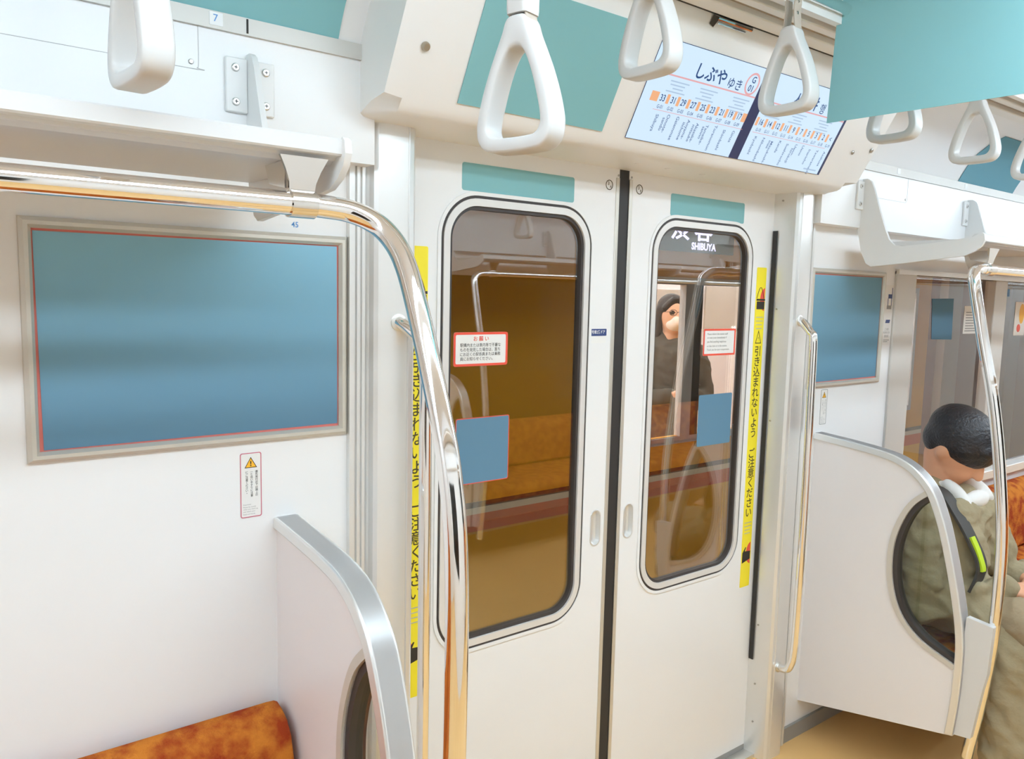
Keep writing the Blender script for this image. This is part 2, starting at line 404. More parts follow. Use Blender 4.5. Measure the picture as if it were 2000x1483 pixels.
door('door_1', .842, 1.482, .942, 1.390, 1)
door('door_2', 1.518, 2.158, 1.610, 2.058, -1)

# ------------------------------------------------------------------ header over the doors
hd = thing('door_header', (1.5, 0, 1.82), 'wide white slanted header box running above the pair of doors', 'header')
def hsec(x, full):
    top = [HDR(0, .30), HDR(0, .335)]
    if full: low = [(.044, 1.822), (-.095, 1.822), (-.122, 1.824), (-.133, 1.829), (-.139, 1.837), (-.147, 1.846)]
    else: low = [(.044, 1.824), (-.035, 1.826), (-.052, 1.831), (-.070, 1.838), (-.095, 1.846), (-.143, 1.852)]
    pts = low+[(-.288, 2.106), (-.288, 2.121), (.044, 2.121)]
    return [(x, y, z) for y, z in pts]
MB().loft([hsec(.704, 0), hsec(.738, 1), hsec(2.225, 1), hsec(2.296, 0)]).build('header_panel', WHITE2, hd, smooth=30)
bt = MB(); bt.tube([HDR(.758, hv(1.93), 0), HDR(.758, hv(1.93), .004), HDR(.758, hv(1.93), .007)], [.0085, .008, .006], 18); bt.build('bolt', BOLT, hd)
for x, z, r in ((2.181, 1.922, .006), (2.268, 1.937, .007)):
    b = MB(); b.tube([HDR(x, hv(z), 0), HDR(x, hv(z), .002), HDR(x, hv(z), .004)], [r, r, r*.6], 16); b.build('screw', SCREW, hd)
lt = MB(); lt.tube([HDR(1.432, hv(2.104), .004), HDR(1.551, hv(2.104), .004)], .005, 10); lt.build('hinge', CHROME, hd)
lt = MB(); lt.tube([HDR(1.440, hv(2.096), .003), HDR(1.535, hv(2.096), .003)], .0025, 8); lt.build('hinge_pin', CHROME, hd)
MB().add([HDR(1.418, hv(2.090), .002), HDR(1.432, hv(2.086), .002), HDR(1.436, hv(2.106), .008), HDR(1.414, hv(2.108), .006)], [(0, 1, 2, 3)]).build('painted_hinge_shadow', DARK, hd)  # dark quad painted in as the shade beside the hinge
for x in (1.447, 1.556, 1.69):
    b = MB(); b.disc((x, -.055, 1.822), (0, 0, -1), .008, .0015); b.build('plug', WHITE2, hd)
MB().box((.704, -.294, 2.1085), (2.296, -.286, 2.1215)).build('top_gap', DARK, hd)
# header poster
ps = MB(); plate(ps, [[(.853, hv(1.855)), (1.229, hv(1.855)), (1.229, hv(2.055)), (.853, hv(2.055))]], HDR, .0005, .0022)
tag(ps.build('header_poster', TEAL), 'plain teal poster on the slanted header left of the map screens', 'poster')
# display screens
dsp = thing('display_screen', HDR(1.69, hv(1.853), 0), 'pair of light blue route map screens on the header above the right door', 'screen')
b = MB(); plate(b, [[(1.3025, hv(1.8521)), (2.075, hv(1.8521)), (2.075, hv(2.0462)), (1.3025, hv(2.0462))]], HDR, 0, .0015); b.build('bezel', LCDBLUE, dsp)
for x0, x1 in ((1.303, 1.6675), (1.706, 2.064)):
    q = MB(); plate(q, [[(x0, hv(1.853)), (x1, hv(1.853)), (x1, hv(2.045)), (x0, hv(2.045))]], HDR, .0010, .0019); q.build('screen', LCDBG, dsp)
lk = MB(); W = .0024
# left screen (0 dark ink, 1 small ink, 2 orange, 3 rose, 4 faint)
vl = hv(1.9835)
lk.add([HDR(1.303, vl, W), HDR(1.6675, vl, W), HDR(1.6675, vl+.0035, W), HDR(1.303, vl+.0035, W)], [(0, 1, 2, 3)], 3)
lk.add([HDR(1.706, vl, W), HDR(2.064, vl, W), HDR(2.064, vl+.0035, W), HDR(1.706, vl+.0035, W)], [(0, 1, 2, 3)], 3)
text(lk, 'しぶや', HDR, 1.490, hv(2.006), .0375, W, 0, bold=.018)
text(lk, 'ゆき', HDR, 1.577, hv(2.000), .028, W, 0, bold=.006)
plate(lk, [ell(1.636, hv(2.009), .0245, .0265), ell(1.636, hv(2.009), .0195, .0215)], HDR, W, W+.0001, 3)
text(lk, 'G', HDR, 1.637, hv(2.018), .021, W, 0, bold=.015); text(lk, '01', HDR, 1.636, hv(2.0005), .021, W, 0, bold=.015)
text(lk, '시부야', HDR, 1.868, hv(2.006), .0375, W, 0, bold=.018); text(lk, '행', HDR, 1.945, hv(2.000), .028, W, 0, bold=.006)
def sq(x, y, wx, wy, m): lk.add([HDR(x-wx/2, y-wy/2, W), HDR(x+wx/2, y-wy/2, W), HDR(x+wx/2, y+wy/2, W), HDR(x-wx/2, y+wy/2, W)], [(0, 1, 2, 3)], m)
A = ['33', '31', '29', '27', '25', '23', '21', '19', '17']; Bn = ['16', '14', '12', '11', '9', '7', '5', '3', '2', '<']
NA = [['Shibuya'], ['Omote-', 'sando'], ['Gaiemmae'], ['Aoyama-', 'itchome'], ['Akasaka-', 'mitsuke'], ['Tameike-', 'sanno'], ['Toranomon'], ['Shimbashi'], ['Ginza']]
NB = [['Kyobashi'], ['Nihombashi'], ['Mitsukoshi-', 'mae'], ['Kanda'], ['Suehirocho'], ['Ueno-', 'hirokoji'], ['Ueno'], ['Inaricho'], ['Tawaramachi'], ['Asakusa']]
vb = hv(1.9405)
sq(1.341, vb, .024, .021, 2); sq(1.6595, vb, .016, .021, 2)
for seq, nm, xs, dx, c0 in ((A, NA, 1.367, .0344, 1), (Bn, NB, 1.731, .0348, 10)):
    for i, s in enumerate(seq):
        x = xs+dx*i
        text(lk, s, HDR, x, vb, .0205, W+.0001, 0, sx=.85, bold=.012)
        if i or c0 == 10: sq(x-dx/2, vb, .0095, .021, 2)
        text(lk, 'G-%02d' % (c0+i), HDR, x+.001, hv(1.9235), .0115, W, 1, sx=.85, bold=.014)
        n2 = nm[i]
        for j, t in enumerate(n2):
            text(lk, t, HDR, x+.006-(j*.0115 if len(n2) > 1 else .003), hv(1.9115)-j*.006-len(t)*.0033, .0130, W, 1, rot=-90, bold=.012)
    sq(xs+dx*4.2, hv(1.9165), dx*9.4, .0012, 3)
    for bx, n in ((xs+.035, 4), (xs+.135, 4), (xs+.255, 5)):
        for j in range(n): sq(bx-.004*(j % 2), hv(1.975)-j*.0075, .062-.014*((j*7) % 3), .0028, 4)
sq(2.02, hv(1.861), .06, .004, 4)
lk.build('screen_lettering', [LCDINK, LCDINK2, LCDORANGE, LCDPINK, LCDFAINT], dsp, smooth=0)

# ------------------------------------------------------------------ posters in frames on the wall
def poster_frame(x0, x1, z0, z1, label, m):
    t = thing('framed_poster', ((x0+x1)/2, 0, z0), label, 'poster')
    f = MB(); F = wallF(0); bw = .018
    o = [(x0, z0), (x1, z0), (x1, z1), (x0, z1)]
    def rect(i): return [(x0+i, z0+i), (x1-i, z0+i), (x1-i, z1-i), (x0+i, z1-i)]
    secs = [[F(*p, w) for p in rect(i)] for i, w in ((0, 0), (.001, .006), (.007, .012), (.013, .012), (bw, .005), (bw, 0))]
    f.loft(secs, cap=False); f.build('frame', FRAME, t)
    rd = MB(); plate(rd, [rect(bw-.001)], F, .0005, .0015); rd.build('backing_sheet', SHEETRED, t)
    pb = MB(); i = bw+.003
    plate(pb, [[(x0+i+.003, z0+i-.001), (x1-i+.001, z0+i+.002), (x1-i, z1-i+.001), (x0+i-.001, z1-i-.001)]], F, .0015, .0028); pb.build('poster', m, t)
    return t
pf1 = poster_frame(.148, .699, 1.212, 1.602, 'wide metal wall frame holding a blue poster on the left wall', grad_mat('blue_poster_print_lightened', srgb(99, 135, 160), srgb(144, 196, 220), 0, .39))  # print gradient, its top lightened further to offset the rack's shade
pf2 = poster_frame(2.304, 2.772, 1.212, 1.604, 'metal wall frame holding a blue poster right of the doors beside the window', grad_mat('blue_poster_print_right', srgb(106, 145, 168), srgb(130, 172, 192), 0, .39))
# curved posters on the cove
def cove_poster(xa, xb, label, m):
    prof = [cove_at(.005+.70*k/14) for k in range(15)]
    o = strip(xa, xb, prof, .0015, .0015, 'ceiling_poster', m); return tag(o, label, 'poster')
cove_poster(.12, .658, 'teal poster on the sloping cove above the left luggage rack', TEAL)
cove_poster(3.16, 3.65, 'teal poster on the sloping cove above the right luggage rack', TEAL2)
# hanging poster
hp = thing('hanging_poster', (1.66, -.72, 1.88), 'large teal poster hanging across the aisle at the top right', 'poster')
hf = Frame((1.66, 0, 0), Vector((0, -1, 0)), (0, 0, 1))
q = MB(); plate(q, [[(.424, 1.893), (1.15, 1.882), (1.15, 2.175), (.436, 2.175)]], hf, -.0006, .0006); q.build('poster_sheet', TEAL, hp)
MB().box((1.652, -.43, 2.170), (1.668, -1.16, 2.20)).build('hanger_clip', ALU2, hp)

# ------------------------------------------------------------------ luggage racks
def rack(x0, x1, px, pxs, label, left):
    t = thing('luggage_rack', ((x0+x1)/2, -.05, 1.62), label, 'luggage rack')
    prof = [(-.052, 1.690), (-.052, 1.680), (-.10, 1.678), (-.388, 1.672), (-.394, 1.677), (-.402, 1.677), (-.405, 1.681), (-.421, 1.681), (-.4235, 1.6835), (-.4235, 1.7015), (-.421, 1.704), (-.400, 1.704), (-.392, 1.694), (-.38, 1.690)]
    MB().loft([[(x, y, z) for y, z in prof] for x in (x0, x1)]).build('shelf', RACK, t, smooth=25)
    pl = [(.050, 1.893), (.042, 1.738), (.060, 1.66), (.079, 1.622), (.096, 1.612), (.20, 1.621), (.381, 1.640), (.408, 1.652), (.426, 1.667), (.434, 1.684), (.431, 1.701), (.424, 1.707), (.399, 1.694),
          (.28, 1.680), (.190, 1.674), (.168, 1.679), (.150, 1.697), (.137, 1.727), (.115, 1.785), (.088, 1.865), (.078, 1.885), (.066, 1.893)]
    for k, p in enumerate([px]+pxs):
        q = MB(); plate(q, [pl], crossF(p), -.005, .005); e = q.build('end_plate' if k == 0 else 'support_plate', RACKP, t, bevel=.002)
        for s in (-1, 1):
            MB().box((p+s*.005, -.050, 1.795), (p+s*.042, -.058, 1.885)).build('flange', RACKP, e, bevel=.002)
            for z in (1.812, 1.868):
                sc = MB(); sc.disc((p+s*.026, -.058, z), (0, -1, 0), .0068, .004)
                sc.box((p+s*.026-.003, -.0622, z-.0007), (p+s*.026+.003, -.0600, z+.0007), 1); sc.box((p+s*.026-.0007, -.0622, z-.003), (p+s*.026+.0007, -.0600, z+.003), 1)
                sc.build('screw', [SCREWB, DARK], e)
    return t
rackL = rack(-2.3, .490, .494, [-.34], 'white luggage rack above the blue poster on the left wall', True)
rackR = rack(2.505, 5.35, 2.50, [3.262, 4.1, 4.9], 'white luggage rack with curved end plate above the right window', False)

# ------------------------------------------------------------------ curved grab poles
def pole(path, label, bx, sgn, yt, zt):
    t = thing('grab_pole', path[-1], label, 'grab pole')
    MB().tube(smoothpath(path, 6), .0160, 20).build('tube', CHROME, t, smooth=60)
    c = MB()
    c.tube([(bx-.018, yt, zt), (bx+.018, yt, zt)], .0190, 22)
    c.build('clamp', POLISH, t)
    k = MB(); wt = .045
    k.loft([[(bx-.018, yt-.003, zt+.016), (bx+.018, yt-.003, zt+.016), (bx+.018, yt+.002, zt+.016), (bx-.018, yt+.002, zt+.016)],
            [(bx-.019, yt-.006, zt+.028), (bx+.019, yt-.006, zt+.028), (bx+.019, yt-.001, zt+.028), (bx-.019, yt-.001, zt+.028)],
            [(bx-.025, yt-.009, zt+.044), (bx+.025, yt-.009, zt+.044), (bx+.025, yt-.004, zt+.044), (bx-.025, yt-.004, zt+.044)],
            [(bx-.034, yt-.0125, zt+.0615), (bx+.034, yt-.0125, zt+.0615), (bx+.034, yt-.0075, zt+.0615), (bx-.034, yt-.0075, zt+.0615)]])
    k.build('bracket', POLISH, t)
    q = MB(); plate(q, [[(-yt-.0, zt+.057), (-yt-.075, zt+.057), (-yt-.060, zt+.030), (-yt-.004, zt+.020)]], crossF(bx-sgn*.020), -.002, .002); q.build('bracket_rib', POLISH, t)
    return t
poleL = pole([(-2.3, -.400, 1.614), (0, -.400, 1.614), (.40, -.400, 1.614), (.475, -.401, 1.613), (.515, -.406, 1.608), (.545, -.422, 1.592), (.560, -.446, 1.565), (.565, -.470, 1.530), (.565, -.500, 1.475), (.565, -.530, 1.41), (.565, -.560, 1.34), (.565, -.582, 1.28),
      (.565, -.600, 1.20), (.565, -.608, 1.11), (.565, -.610, 1.0), (.565, -.608, .85), (.565, -.60, .70), (.565, -.585, .5), (.565, -.562, .33), (.565, -.535, .17)],
      'near chrome grab pole curving down in front of the left door', .440, 1, -.400, 1.614)
poleR = pole([(5.3, -.42, 1.602), (3.2, -.42, 1.602), (2.60, -.42, 1.602), (2.52, -.421, 1.602), (2.475, -.425, 1.598), (2.445, -.433, 1.580), (2.435, -.441, 1.555), (2.435, -.455, 1.49), (2.435, -.480, 1.38), (2.435, -.510, 1.26), (2.435, -.535, 1.13), (2.435, -.555, .99),
      (2.435, -.570, .85), (2.435, -.574, .70), (2.435, -.570, .53), (2.435, -.552, .34), (2.435, -.530, .17)],
      'far chrome grab pole curving down beside the seated passenger', 2.57, -1, -.42, 1.602)

# ------------------------------------------------------------------ seat end partitions
def partition(xc, label):
    t = thing('seat_partition', (xc, 0, .12), label, 'partition')
    top = [(.0, 1.063), (.13, 1.053), (.20, 1.046), (.255, 1.038), (.295, 1.027), (.335, 1.007), (.372, .976), (.398, .942), (.420, .895), (.442, .835), (.473, .724), (.499, .61), (.511, .53), (.514, .47), (.513, .38), (.510, .32), (.503, .236)]
    # refine
    top = [(p.x, p.y) for p in smoothpath([(a, b, 0) for a, b in top], 4)]
    full = top+[(.0, .127)]
    arc = [(p.x, p.y) for p in smoothpath([(.392, .940, 0), (.340, .890, 0), (.305, .815, 0), (.290, .733, 0), (.297, .635, 0), (.330, .550, 0), (.395, .490, 0), (.497, .450, 0)], 6)]
    def inset(k):
        out = []
        for i, p in enumerate(top):
            a = top[max(i-1, 0)]; c = top[min(i+1, len(top)-1)]; d = Vector((c[0]-a[0], c[1]-a[1])).normalized()
            out.append((p[0]+d.y*k, p[1]-d.x*k))
        return out
    # inward normal: path runs from the wall outwards and down, so the inside lies on its right-hand side
    def ins(k):
        out = []
        for i, p in enumerate(top):
            a = top[max(i-1, 0)]; c = top[min(i+1, len(top)-1)]; d = Vector((c[0]-a[0], c[1]-a[1])).normalized()
            out.append((p[0]+d.y*k, p[1]-d.x*k))
        return out
    inn = ins(.020)
    side = [p for p in inn if .462 < p[1] < .925 and p[0] > .37]
    lens = arc[::-1]+side
    fr = crossF(xc)
    q = MB(); plate(q, [full, lens], fr, -.019, .019); q.build('panel', PART, t)
    def scale(l, k):
        cx = sum(p[0] for p in l)/len(l); cyy = sum(p[1] for p in l)/len(l); return [(cx+(p[0]-cx)*k, cyy+(p[1]-cyy)*k) for p in l]
    arc_out = [(a-.016*math.cos(math.atan2(b-.70, .62-a)), b+.016*math.sin(math.atan2(b-.70, .62-a))) for a, b in arc]
    g = MB(); band = arc_out+arc[::-1]; plate(g, [band], fr, -.024, .024); g.build('window_trim', PARTG, t, bevel=.002)
    arc_in = [(a+.014*math.cos(math.atan2(b-.70, .62-a)), b-.014*math.sin(math.atan2(b-.70, .62-a))) for a, b in arc]
    g = MB(); plate(g, [arc+arc_in[::-1]], fr, -.016, .016); g.build('window_gasket', GASKET, t)
    g = MB(); plate(g, [lens], fr, -.003, .003); g.build('window_glass', GLASSP, t)
    # rim tube, flat section
    secs = []
    for p, i in zip(top, ins(.021)): secs.append([fr(p[0], p[1], -.024), fr(p[0], p[1], .024), fr(i[0], i[1], .027), fr(i[0], i[1], -.027)])
    MB().loft(secs).build('rim', ALU, t, bevel=.003)
    s = MB(); plate(s, [[(.510, .600), (.582, .592), (.577, .45), (.568, .40), (.548, .245), (.500, .238)]], fr, -.010, .010); s.build('side_plate', RACK, t, bevel=.002)
    return t
partL = partition(.573, 'white seat partition with silver rim in front of the left wall')
partR = partition(2.411, 'white seat partition with lens shaped window in front of the seated passenger')

# door-side handrails
def handrail(x, yb, sgn, label):
    t = thing('door_handrail', (x, -.04, .31), label, 'handrail')
    e = x+.032*sgn if sgn > 0 else x-.012; m_ = (x+e)/2
    pts = [(x, -.036, 1.436), (x+(e-x)*.25, -.052, 1.430), (x+(e-x)*.8, yb+.012, 1.402), (e, yb, 1.375), (e, yb-.003, 1.20), (e, yb-.006, .9), (e, yb-.006, .6), (e, yb-.003, .40), (x+(e-x)*.85, yb+.008, .345), (x+(e-x)*.5, yb+.025, .322), (x, -.036, .314)]
    MB().tube(smoothpath(pts, 5), .0128, 16).build('rail', CHROME, t, smooth=60)
    discs('mounting_collar', ALU2, t, [((x, -.039, z), (0, -1, 0), .017, .004) for z in (1.436, .314)])
    return t
handrail(.795, -.092, 1, 'chrome handrail on the left door pillar, partly behind the near pole')
handrail(2.205, -.096, -1, 'chrome handrail on the right door pillar')

# ------------------------------------------------------------------ seats
def seat(x0, x1, label):
    t = thing('bench_seat', ((x0+x1)/2, -.25, .30), label, 'seat')
    bk = [(-.012, .44), (-.012, .700), (-.030, .712), (-.055, .708), (-.082, .697), (-.103, .675), (-.117, .635), (-.124, .58), (-.128, .45), (-.10, .43)]
    n = 5; xs = [x0, x0+.006, x0+.02, x1-.02, x1-.006, x1]; ks = [.93, .985, 1, 1, .985, .93]
    secs = []
    for x, k in zip(xs, ks): secs.append([(x, -.06+(y+.06)*k, .56+(z-.56)*(1-(1-k)*.4)) for y, z in bk])
    MB().loft(secs).build('backrest', MOQ, t, smooth=50)
    cs = [(-.05, .33), (-.05, .435), (-.20, .425), (-.40, .435), (-.455, .432), (-.485, .418), (-.497, .39), (-.49, .35), (-.46, .33)]
    secs = []
    for x, k in zip(xs, ks): secs.append([(x, -.27+(y+.27)*(1-(1-k)*.5), .38+(z-.38)*k) for y, z in cs])
    MB().loft(secs).build('cushion', MOQ, t, smooth=50)
    MB().box((x0+.02, -.01, .22), (x1-.02, -.42, .33)).build('seat_base', SEATM, t, bevel=.01)
    return t
seatL = seat(X0+.02, .540, 'orange red bench seat at the lower left')
seatR = seat(2.446, 5.40, 'orange bench seat under the right window')

# ------------------------------------------------------------------ side window on the right
F0 = wallF(0)
wn = struct(MB().box((2.845, -.008, .60), (WIN[0]+.004, .03, 1.614)).build('window_2', TRIM, bevel=.003))
MB().box((2.845, -.016, 1.600), (WIN[1]+.03, .02, 1.618)).build('top_rail', ALU, wn)
MB().box((2.96, -.020, WIN[2]-.035), (WIN[1]+.03, .02, WIN[2]+.004)).build('window_sill', ALU, wn, bevel=.003)
for xa, xb, ya in ((3.675, 3.745, -.012), (3.752, 3.82, -.004)): MB().box((xa, ya, WIN[2]), (xb, .03, 1.60)).build('mullion', TRIM, wn, bevel=.003)
for xa, xb in ((2.99, 3.68), (3.81, 5.30)):
    MB().box((xa, .016, WIN[2]), (xb, .021, WIN[3])).build('window_pane', GLASSW, wn)
WF = wallF(.0155)
def sticker(name, loops, fr, m, label, cat, wo=.0, th=.0008, extra=None, emats=None, group=None):
    q = MB(); plate(q, loops, fr, wo, wo+th); 
    mm = [m]+(emats or [])
    if extra is None: o = q.build(name, m); return tag(o, label, cat, group)
    c = sum((v for v in q.v), Vector())/len(q.v); base = Vector((c.x, c.y, min(v.z for v in q.v)))
    o = q.build(name, m, None, base); tag(o, label, cat, group); extra(o); return o
def rc(x0, x1, z0, z1): return [(x0, z0), (x1, z0), (x1, z1), (x0, z1)]
sticker('window_sticker', [[(3.195, 1.358), (3.367, 1.354), (3.357, 1.519), (3.175, 1.516)]], WF, BLUE, 'upright blue sticker on the right window pane', 'sticker')
def paper_ink(o):
    k = MB(); 
    for j in range(7): k.add([WF(3.478+.004*j*0, 1.462-.011*j, .0012), WF(3.575-.01*(j % 3), 1.462-.011*j, .0012), WF(3.575-.01*(j % 3), 1.466-.011*j, .0012), WF(3.478, 1.466-.011*j, .0012)], [(0, 1, 2, 3)])
    k.add([WF(3.474, 1.386, .0012), WF(3.588, 1.386, .0012), WF(3.588, 1.390, .0012), WF(3.474, 1.390, .0012)], [(0, 1, 2, 3)])
    k.build('lettering', GREYINK, o, smooth=0)
sticker('window_notice', [rc(3.462, 3.600, 1.376, 1.490)], WF, PAPER, 'white notice on the right window half hidden by the pole', 'notice', extra=paper_ink)
def fig(o):
    k = MB(); plate(k, [ell(4.045, 1.46, .028, .045)], WF, .001, .0013, 0); plate(k, [ell(4.02, 1.395, .02, .018)], WF, .001, .0013, 1); k.build('print', [AMBER, REDB], o, smooth=0)
sticker('picture_sticker', [rc(3.97, 4.09, 1.362, 1.513)], WF, PAPER, 'white and orange sticker at the right edge of the window', 'sticker', extra=fig)
sticker('blue_square_sticker', [rc(3.848, 3.892, 1.535, 1.568)], WF, BLUEINK, 'small blue square sticker at the top of the far window pane', 'sticker')

# ------------------------------------------------------------------ stickers and lettering on doors and walls
sticker('door_sticker', [rrect(.996, 1.327, 1.7245, 1.785, .006)], DF, TEAL, 'long teal sticker above the left door window', 'sticker')
sticker('door_sticker', [rrect(1.680, 2.005, 1.721, 1.7805, .006)], DF, TEAL, 'long teal sticker above the right door window', 'sticker')
GF = wallF(DY+.008)
def notice_jp(o):
    k = MB(); plate(k, [rrect(.985, 1.138, 1.331, 1.409, .006), rrect(.9905, 1.1325, 1.3365, 1.4035, .004)], GF, .0007, .0014, 0); k.build('border', REDB, o, smooth=0); k = MB()
    text(k, 'お 願 い', GF, 1.061, 1.394, .0125, .0012, 0, bold=.01)
    for j, s in enumerate(('駅構内または車内等で不審な', 'ものを発見した場合は、直ち', 'にお近くの駅係員または乗務', '員にお知らせください。')):
        text(k, s, GF, 1.003, 1.3795-.0105*j, .0093, .0012, 1, 'LEFT', sx=.95)
    k.build('lettering', [REDB, INK], o, smooth=0)
sticker('notice_sticker', [rrect(.985, 1.138, 1.331, 1.409, .006)], GF, PAPER, 'white notice with red border and Japanese lettering on the left door window', 'notice', extra=notice_jp)
def notice_en(o):
    k = MB(); plate(k, [rrect(1.855, 2.004, 1.330, 1.409, .003), rrect(1.8605, 1.9985, 1.3355, 1.4035, .002)], GF, .0007, .0014, 0); k.build('border', REDB, o, smooth=0); k = MB()
    for j, s in enumerate(('Please inform the station staff', 'or train crew immediately if', 'you find anything suspicious', 'on the train or in the station.', 'Thank you for your cooperation.')):
        text(k, s, GF, 1.872, 1.394-.0118*j, .0079, .0012, 1, 'LEFT')
    k.build('lettering', [REDB, GREYINK], o, smooth=0)
sticker('notice_sticker', [rrect(1.855, 2.004, 1.330, 1.409, .003)], GF, PAPER, 'white notice with red border and English lettering on the right door window', 'notice', extra=notice_en)
def red_edge(x0, x1, z0, z1):
    def f(o):
        k = MB(); plate(k, [rrect(x0, x1, z0, z1, .005), rrect(x0+.0018, x1-.0018, z0+.0018, z1-.0018, .004)], GF, .0006, .0010); k.build('red_edge', REDB, o, smooth=0)
    return f
sticker('window_sticker', [rrect(.994, 1.148, 1.054, 1.2105, .005)], GF, BLUE, 'square blue sticker with thin red edge on the left door window', 'sticker', extra=red_edge(.994, 1.148, 1.054, 1.2105))
sticker('window_sticker', [rrect(1.848, 2.003, 1.060, 1.214, .005)], GF, BLUE, 'square blue sticker low on the right door window', 'sticker')
# yellow tapes
def tape(x0, x1, label, flip):
    z0, z1 = .580, 1.596; xc = (x0+x1)/2
    def ink(o):
        k = MB(); W1 = .0011
        cx = x1-.004 if not flip else x0-.012
        for zc, b in ((1.498, 0), (.690, 1)):
            k = MB()
            arc = [p for p in ell(cx+.004, zc, .026, .036, 40) if x0 < p[0] < x1-.001]
            arc = sorted(arc, key=lambda p: math.atan2(p[1]-zc, -(p[0]-(cx+.004))))
            if len(arc) > 3: plate(k, [arc if len(arc) > 30 else arc], DF, W1-.0002, W1, 1)
            if not b:
                plate(k, [rc(x0+.006, x1-.003, zc-.030, zc-.006)], DF, W1, W1+.0002, 0); plate(k, [rc(x0+.004, x1-.001, zc-.004, zc+.002)], DF, W1, W1+.0002, 0)
                k.tube([DF(x0+.005+(x1-x0-.012)*t, zc+.003+.034*math.sin(math.pi*t), W1) for t in [i/14 for i in range(15)]], .0009, 6, 0)
            else:
                plate(k, [[(x0+.004, zc-.030), (x1-.004, zc-.020), (x1-.004, zc+.006), (x0+.016, zc+.008), (x0+.022, zc+.020), (x0+.019, zc+.022), (x0+.004, zc+.004)]], DF, W1, W1+.0002, 0)
            k.build('pictogram', [INK, REDB], o, smooth=0)
        k = MB()
        for zc in (1.430, .778):
            k = MB()
            for j in range(4): plate(k, [rc(x0+.006+.002*(j > 1), x1-.006-.004*(j > 1), zc-.0115*j+.012, zc-.0115*j+.0145)], DF, W1-.0002, W1, 2)
            k.build('small_print', [INK, REDB, FAINT], o, smooth=0)
        k = MB()
        tr = [(x0+.009, 1.362), (x1-.009, 1.362), (xc, 1.404)]
        ti = [(x0+.0125, 1.3645), (x1-.0125, 1.3645), (xc, 1.397)]
        plate(k, [tr, ti], DF, W1-.0002, W1, 0); text(k, '!', DF, xc, 1.376, .020, W1, 0)
        k.build('warning_symbol', INK, o, smooth=0); k = MB()
        s = '引き込まれないよう ご注意ください'
        zs = 1.3385; step = .0337
        st = (zs-.824)/(len(s)-1)
        for part, i0 in ((s[:9], 0), (s[10:], 10)):
            k = MB(); vtext(k, part, DF, xc, zs-st*i0, st, .034, W1, 0, bold=.012); k.build('lettering', TAPEINK, o, smooth=0)
    sticker('warning_tape', [rrect(x0, x1, z0, z1, .004)], DF, YEL, label, 'warning tape', extra=ink)
tape(.864, .911, 'yellow warning tape with Japanese lettering on the left door, partly behind the pole', True)
tape(2.084, 2.132, 'yellow warning tape with Japanese lettering along the right door edge', False)
# wall warning labels
def warn(x0, x1, z0, z1, label, border, faint):
    F = F0; xc = (x0+x1)/2
    def ink(o):
        k = MB(); plate(k, [rrect(x0, x1, z0, z1, .004), rrect(x0+.0016, x1-.0016, z0+.0016, z1-.0016, .003)], F, .0006, .0011, 0); k.build('border', border, o, smooth=0); k = MB()
        zt = z1-.008
        plate(k, [[(xc-.0118, zt-.0205), (xc+.0118, zt-.0205), (xc, zt)]], F, .0007, .0009, 1)
        plate(k, [[(xc-.0118, zt-.0205), (xc+.0118, zt-.0205), (xc, zt)], [(xc-.0098, zt-.0193), (xc+.0098, zt-.0193), (xc, zt-.0022)]], F, .0009, .0011, 2)
        text(k, '!', F, xc, zt-.0125, .0135, .0011, 2, bold=.03)
        for i, s in enumerate(('優先席付近では頭上の', '一番低い手すりに注意', 'にご注意ください。')):
            vtext(k, s, F, xc+.0105-.0092*i, z1-.0365, .0050, .0052, .0009, 2 if not faint else 3, bold=.01)
        for j, s in enumerate(('Important:', 'Please be careful', 'when you stand up', 'and watch your', 'head and hands.')):
            text(k, s, F, x0+.005, z0+.0245-.0045*j, .0036, .0009, 3, 'LEFT')
        k.build('lettering', [border, AMBER, INK, GREYINK], o, smooth=0)
    sticker('warning_label', [rrect(x0, x1, z0, z1, .004)], F, PAPER, label, 'warning label', extra=ink)
warn(.4855, .5255, 1.070, 1.193, 'small upright warning label with yellow triangle below the left blue poster', PINKB, False)
warn(2.415, 2.453, 1.087, 1.205, 'small upright warning label above the right partition', GREYINK, True)
# pictogram label
def picto(o):
    k = MB(); F = F0
    def q_(a, b, c, d, m): plate(k, [rc(a-.014, b-.014, c, d)], F, .0007, .0011, m)
    q_(2.822, 2.850, 1.512, 1.527, 0); q_(2.846, 2.850, 1.527, 1.550, 0); q_(2.820, 2.824, 1.486, 1.512, 0); q_(2.844, 2.848, 1.486, 1.512, 0); q_(2.816, 2.848, 1.474, 1.487, 1)
    k.build('pictogram', [NAVY, GREYINK], o, smooth=0); k = MB()
    plate(k, [[(2.799, 1.424), (2.828, 1.424), (2.832, 1.436), (2.803, 1.436)]], F, .0007, .0011, 0); k.build('pictogram', NAVY, o, smooth=0); k = MB()
    for j in range(3): text(k, ('ご注意', '手荷物 足元', '優先席')[j], F, 2.812, 1.402-.0125*j, .0095, .0011, 0)
    for j in range(2): plate(k, [rc(2.793, 2.834-.012*j, 1.362-.006*j, 1.364-.006*j)], F, .0007, .0011, 0)
    k.build('lettering', GREYINK, o, smooth=0)
sticker('pictogram_label', [rrect(2.786, 2.839, 1.345, 1.56, .004)], F0, PAPER, 'white label with small dark pictograms between the right poster and the window', 'label', extra=picto)
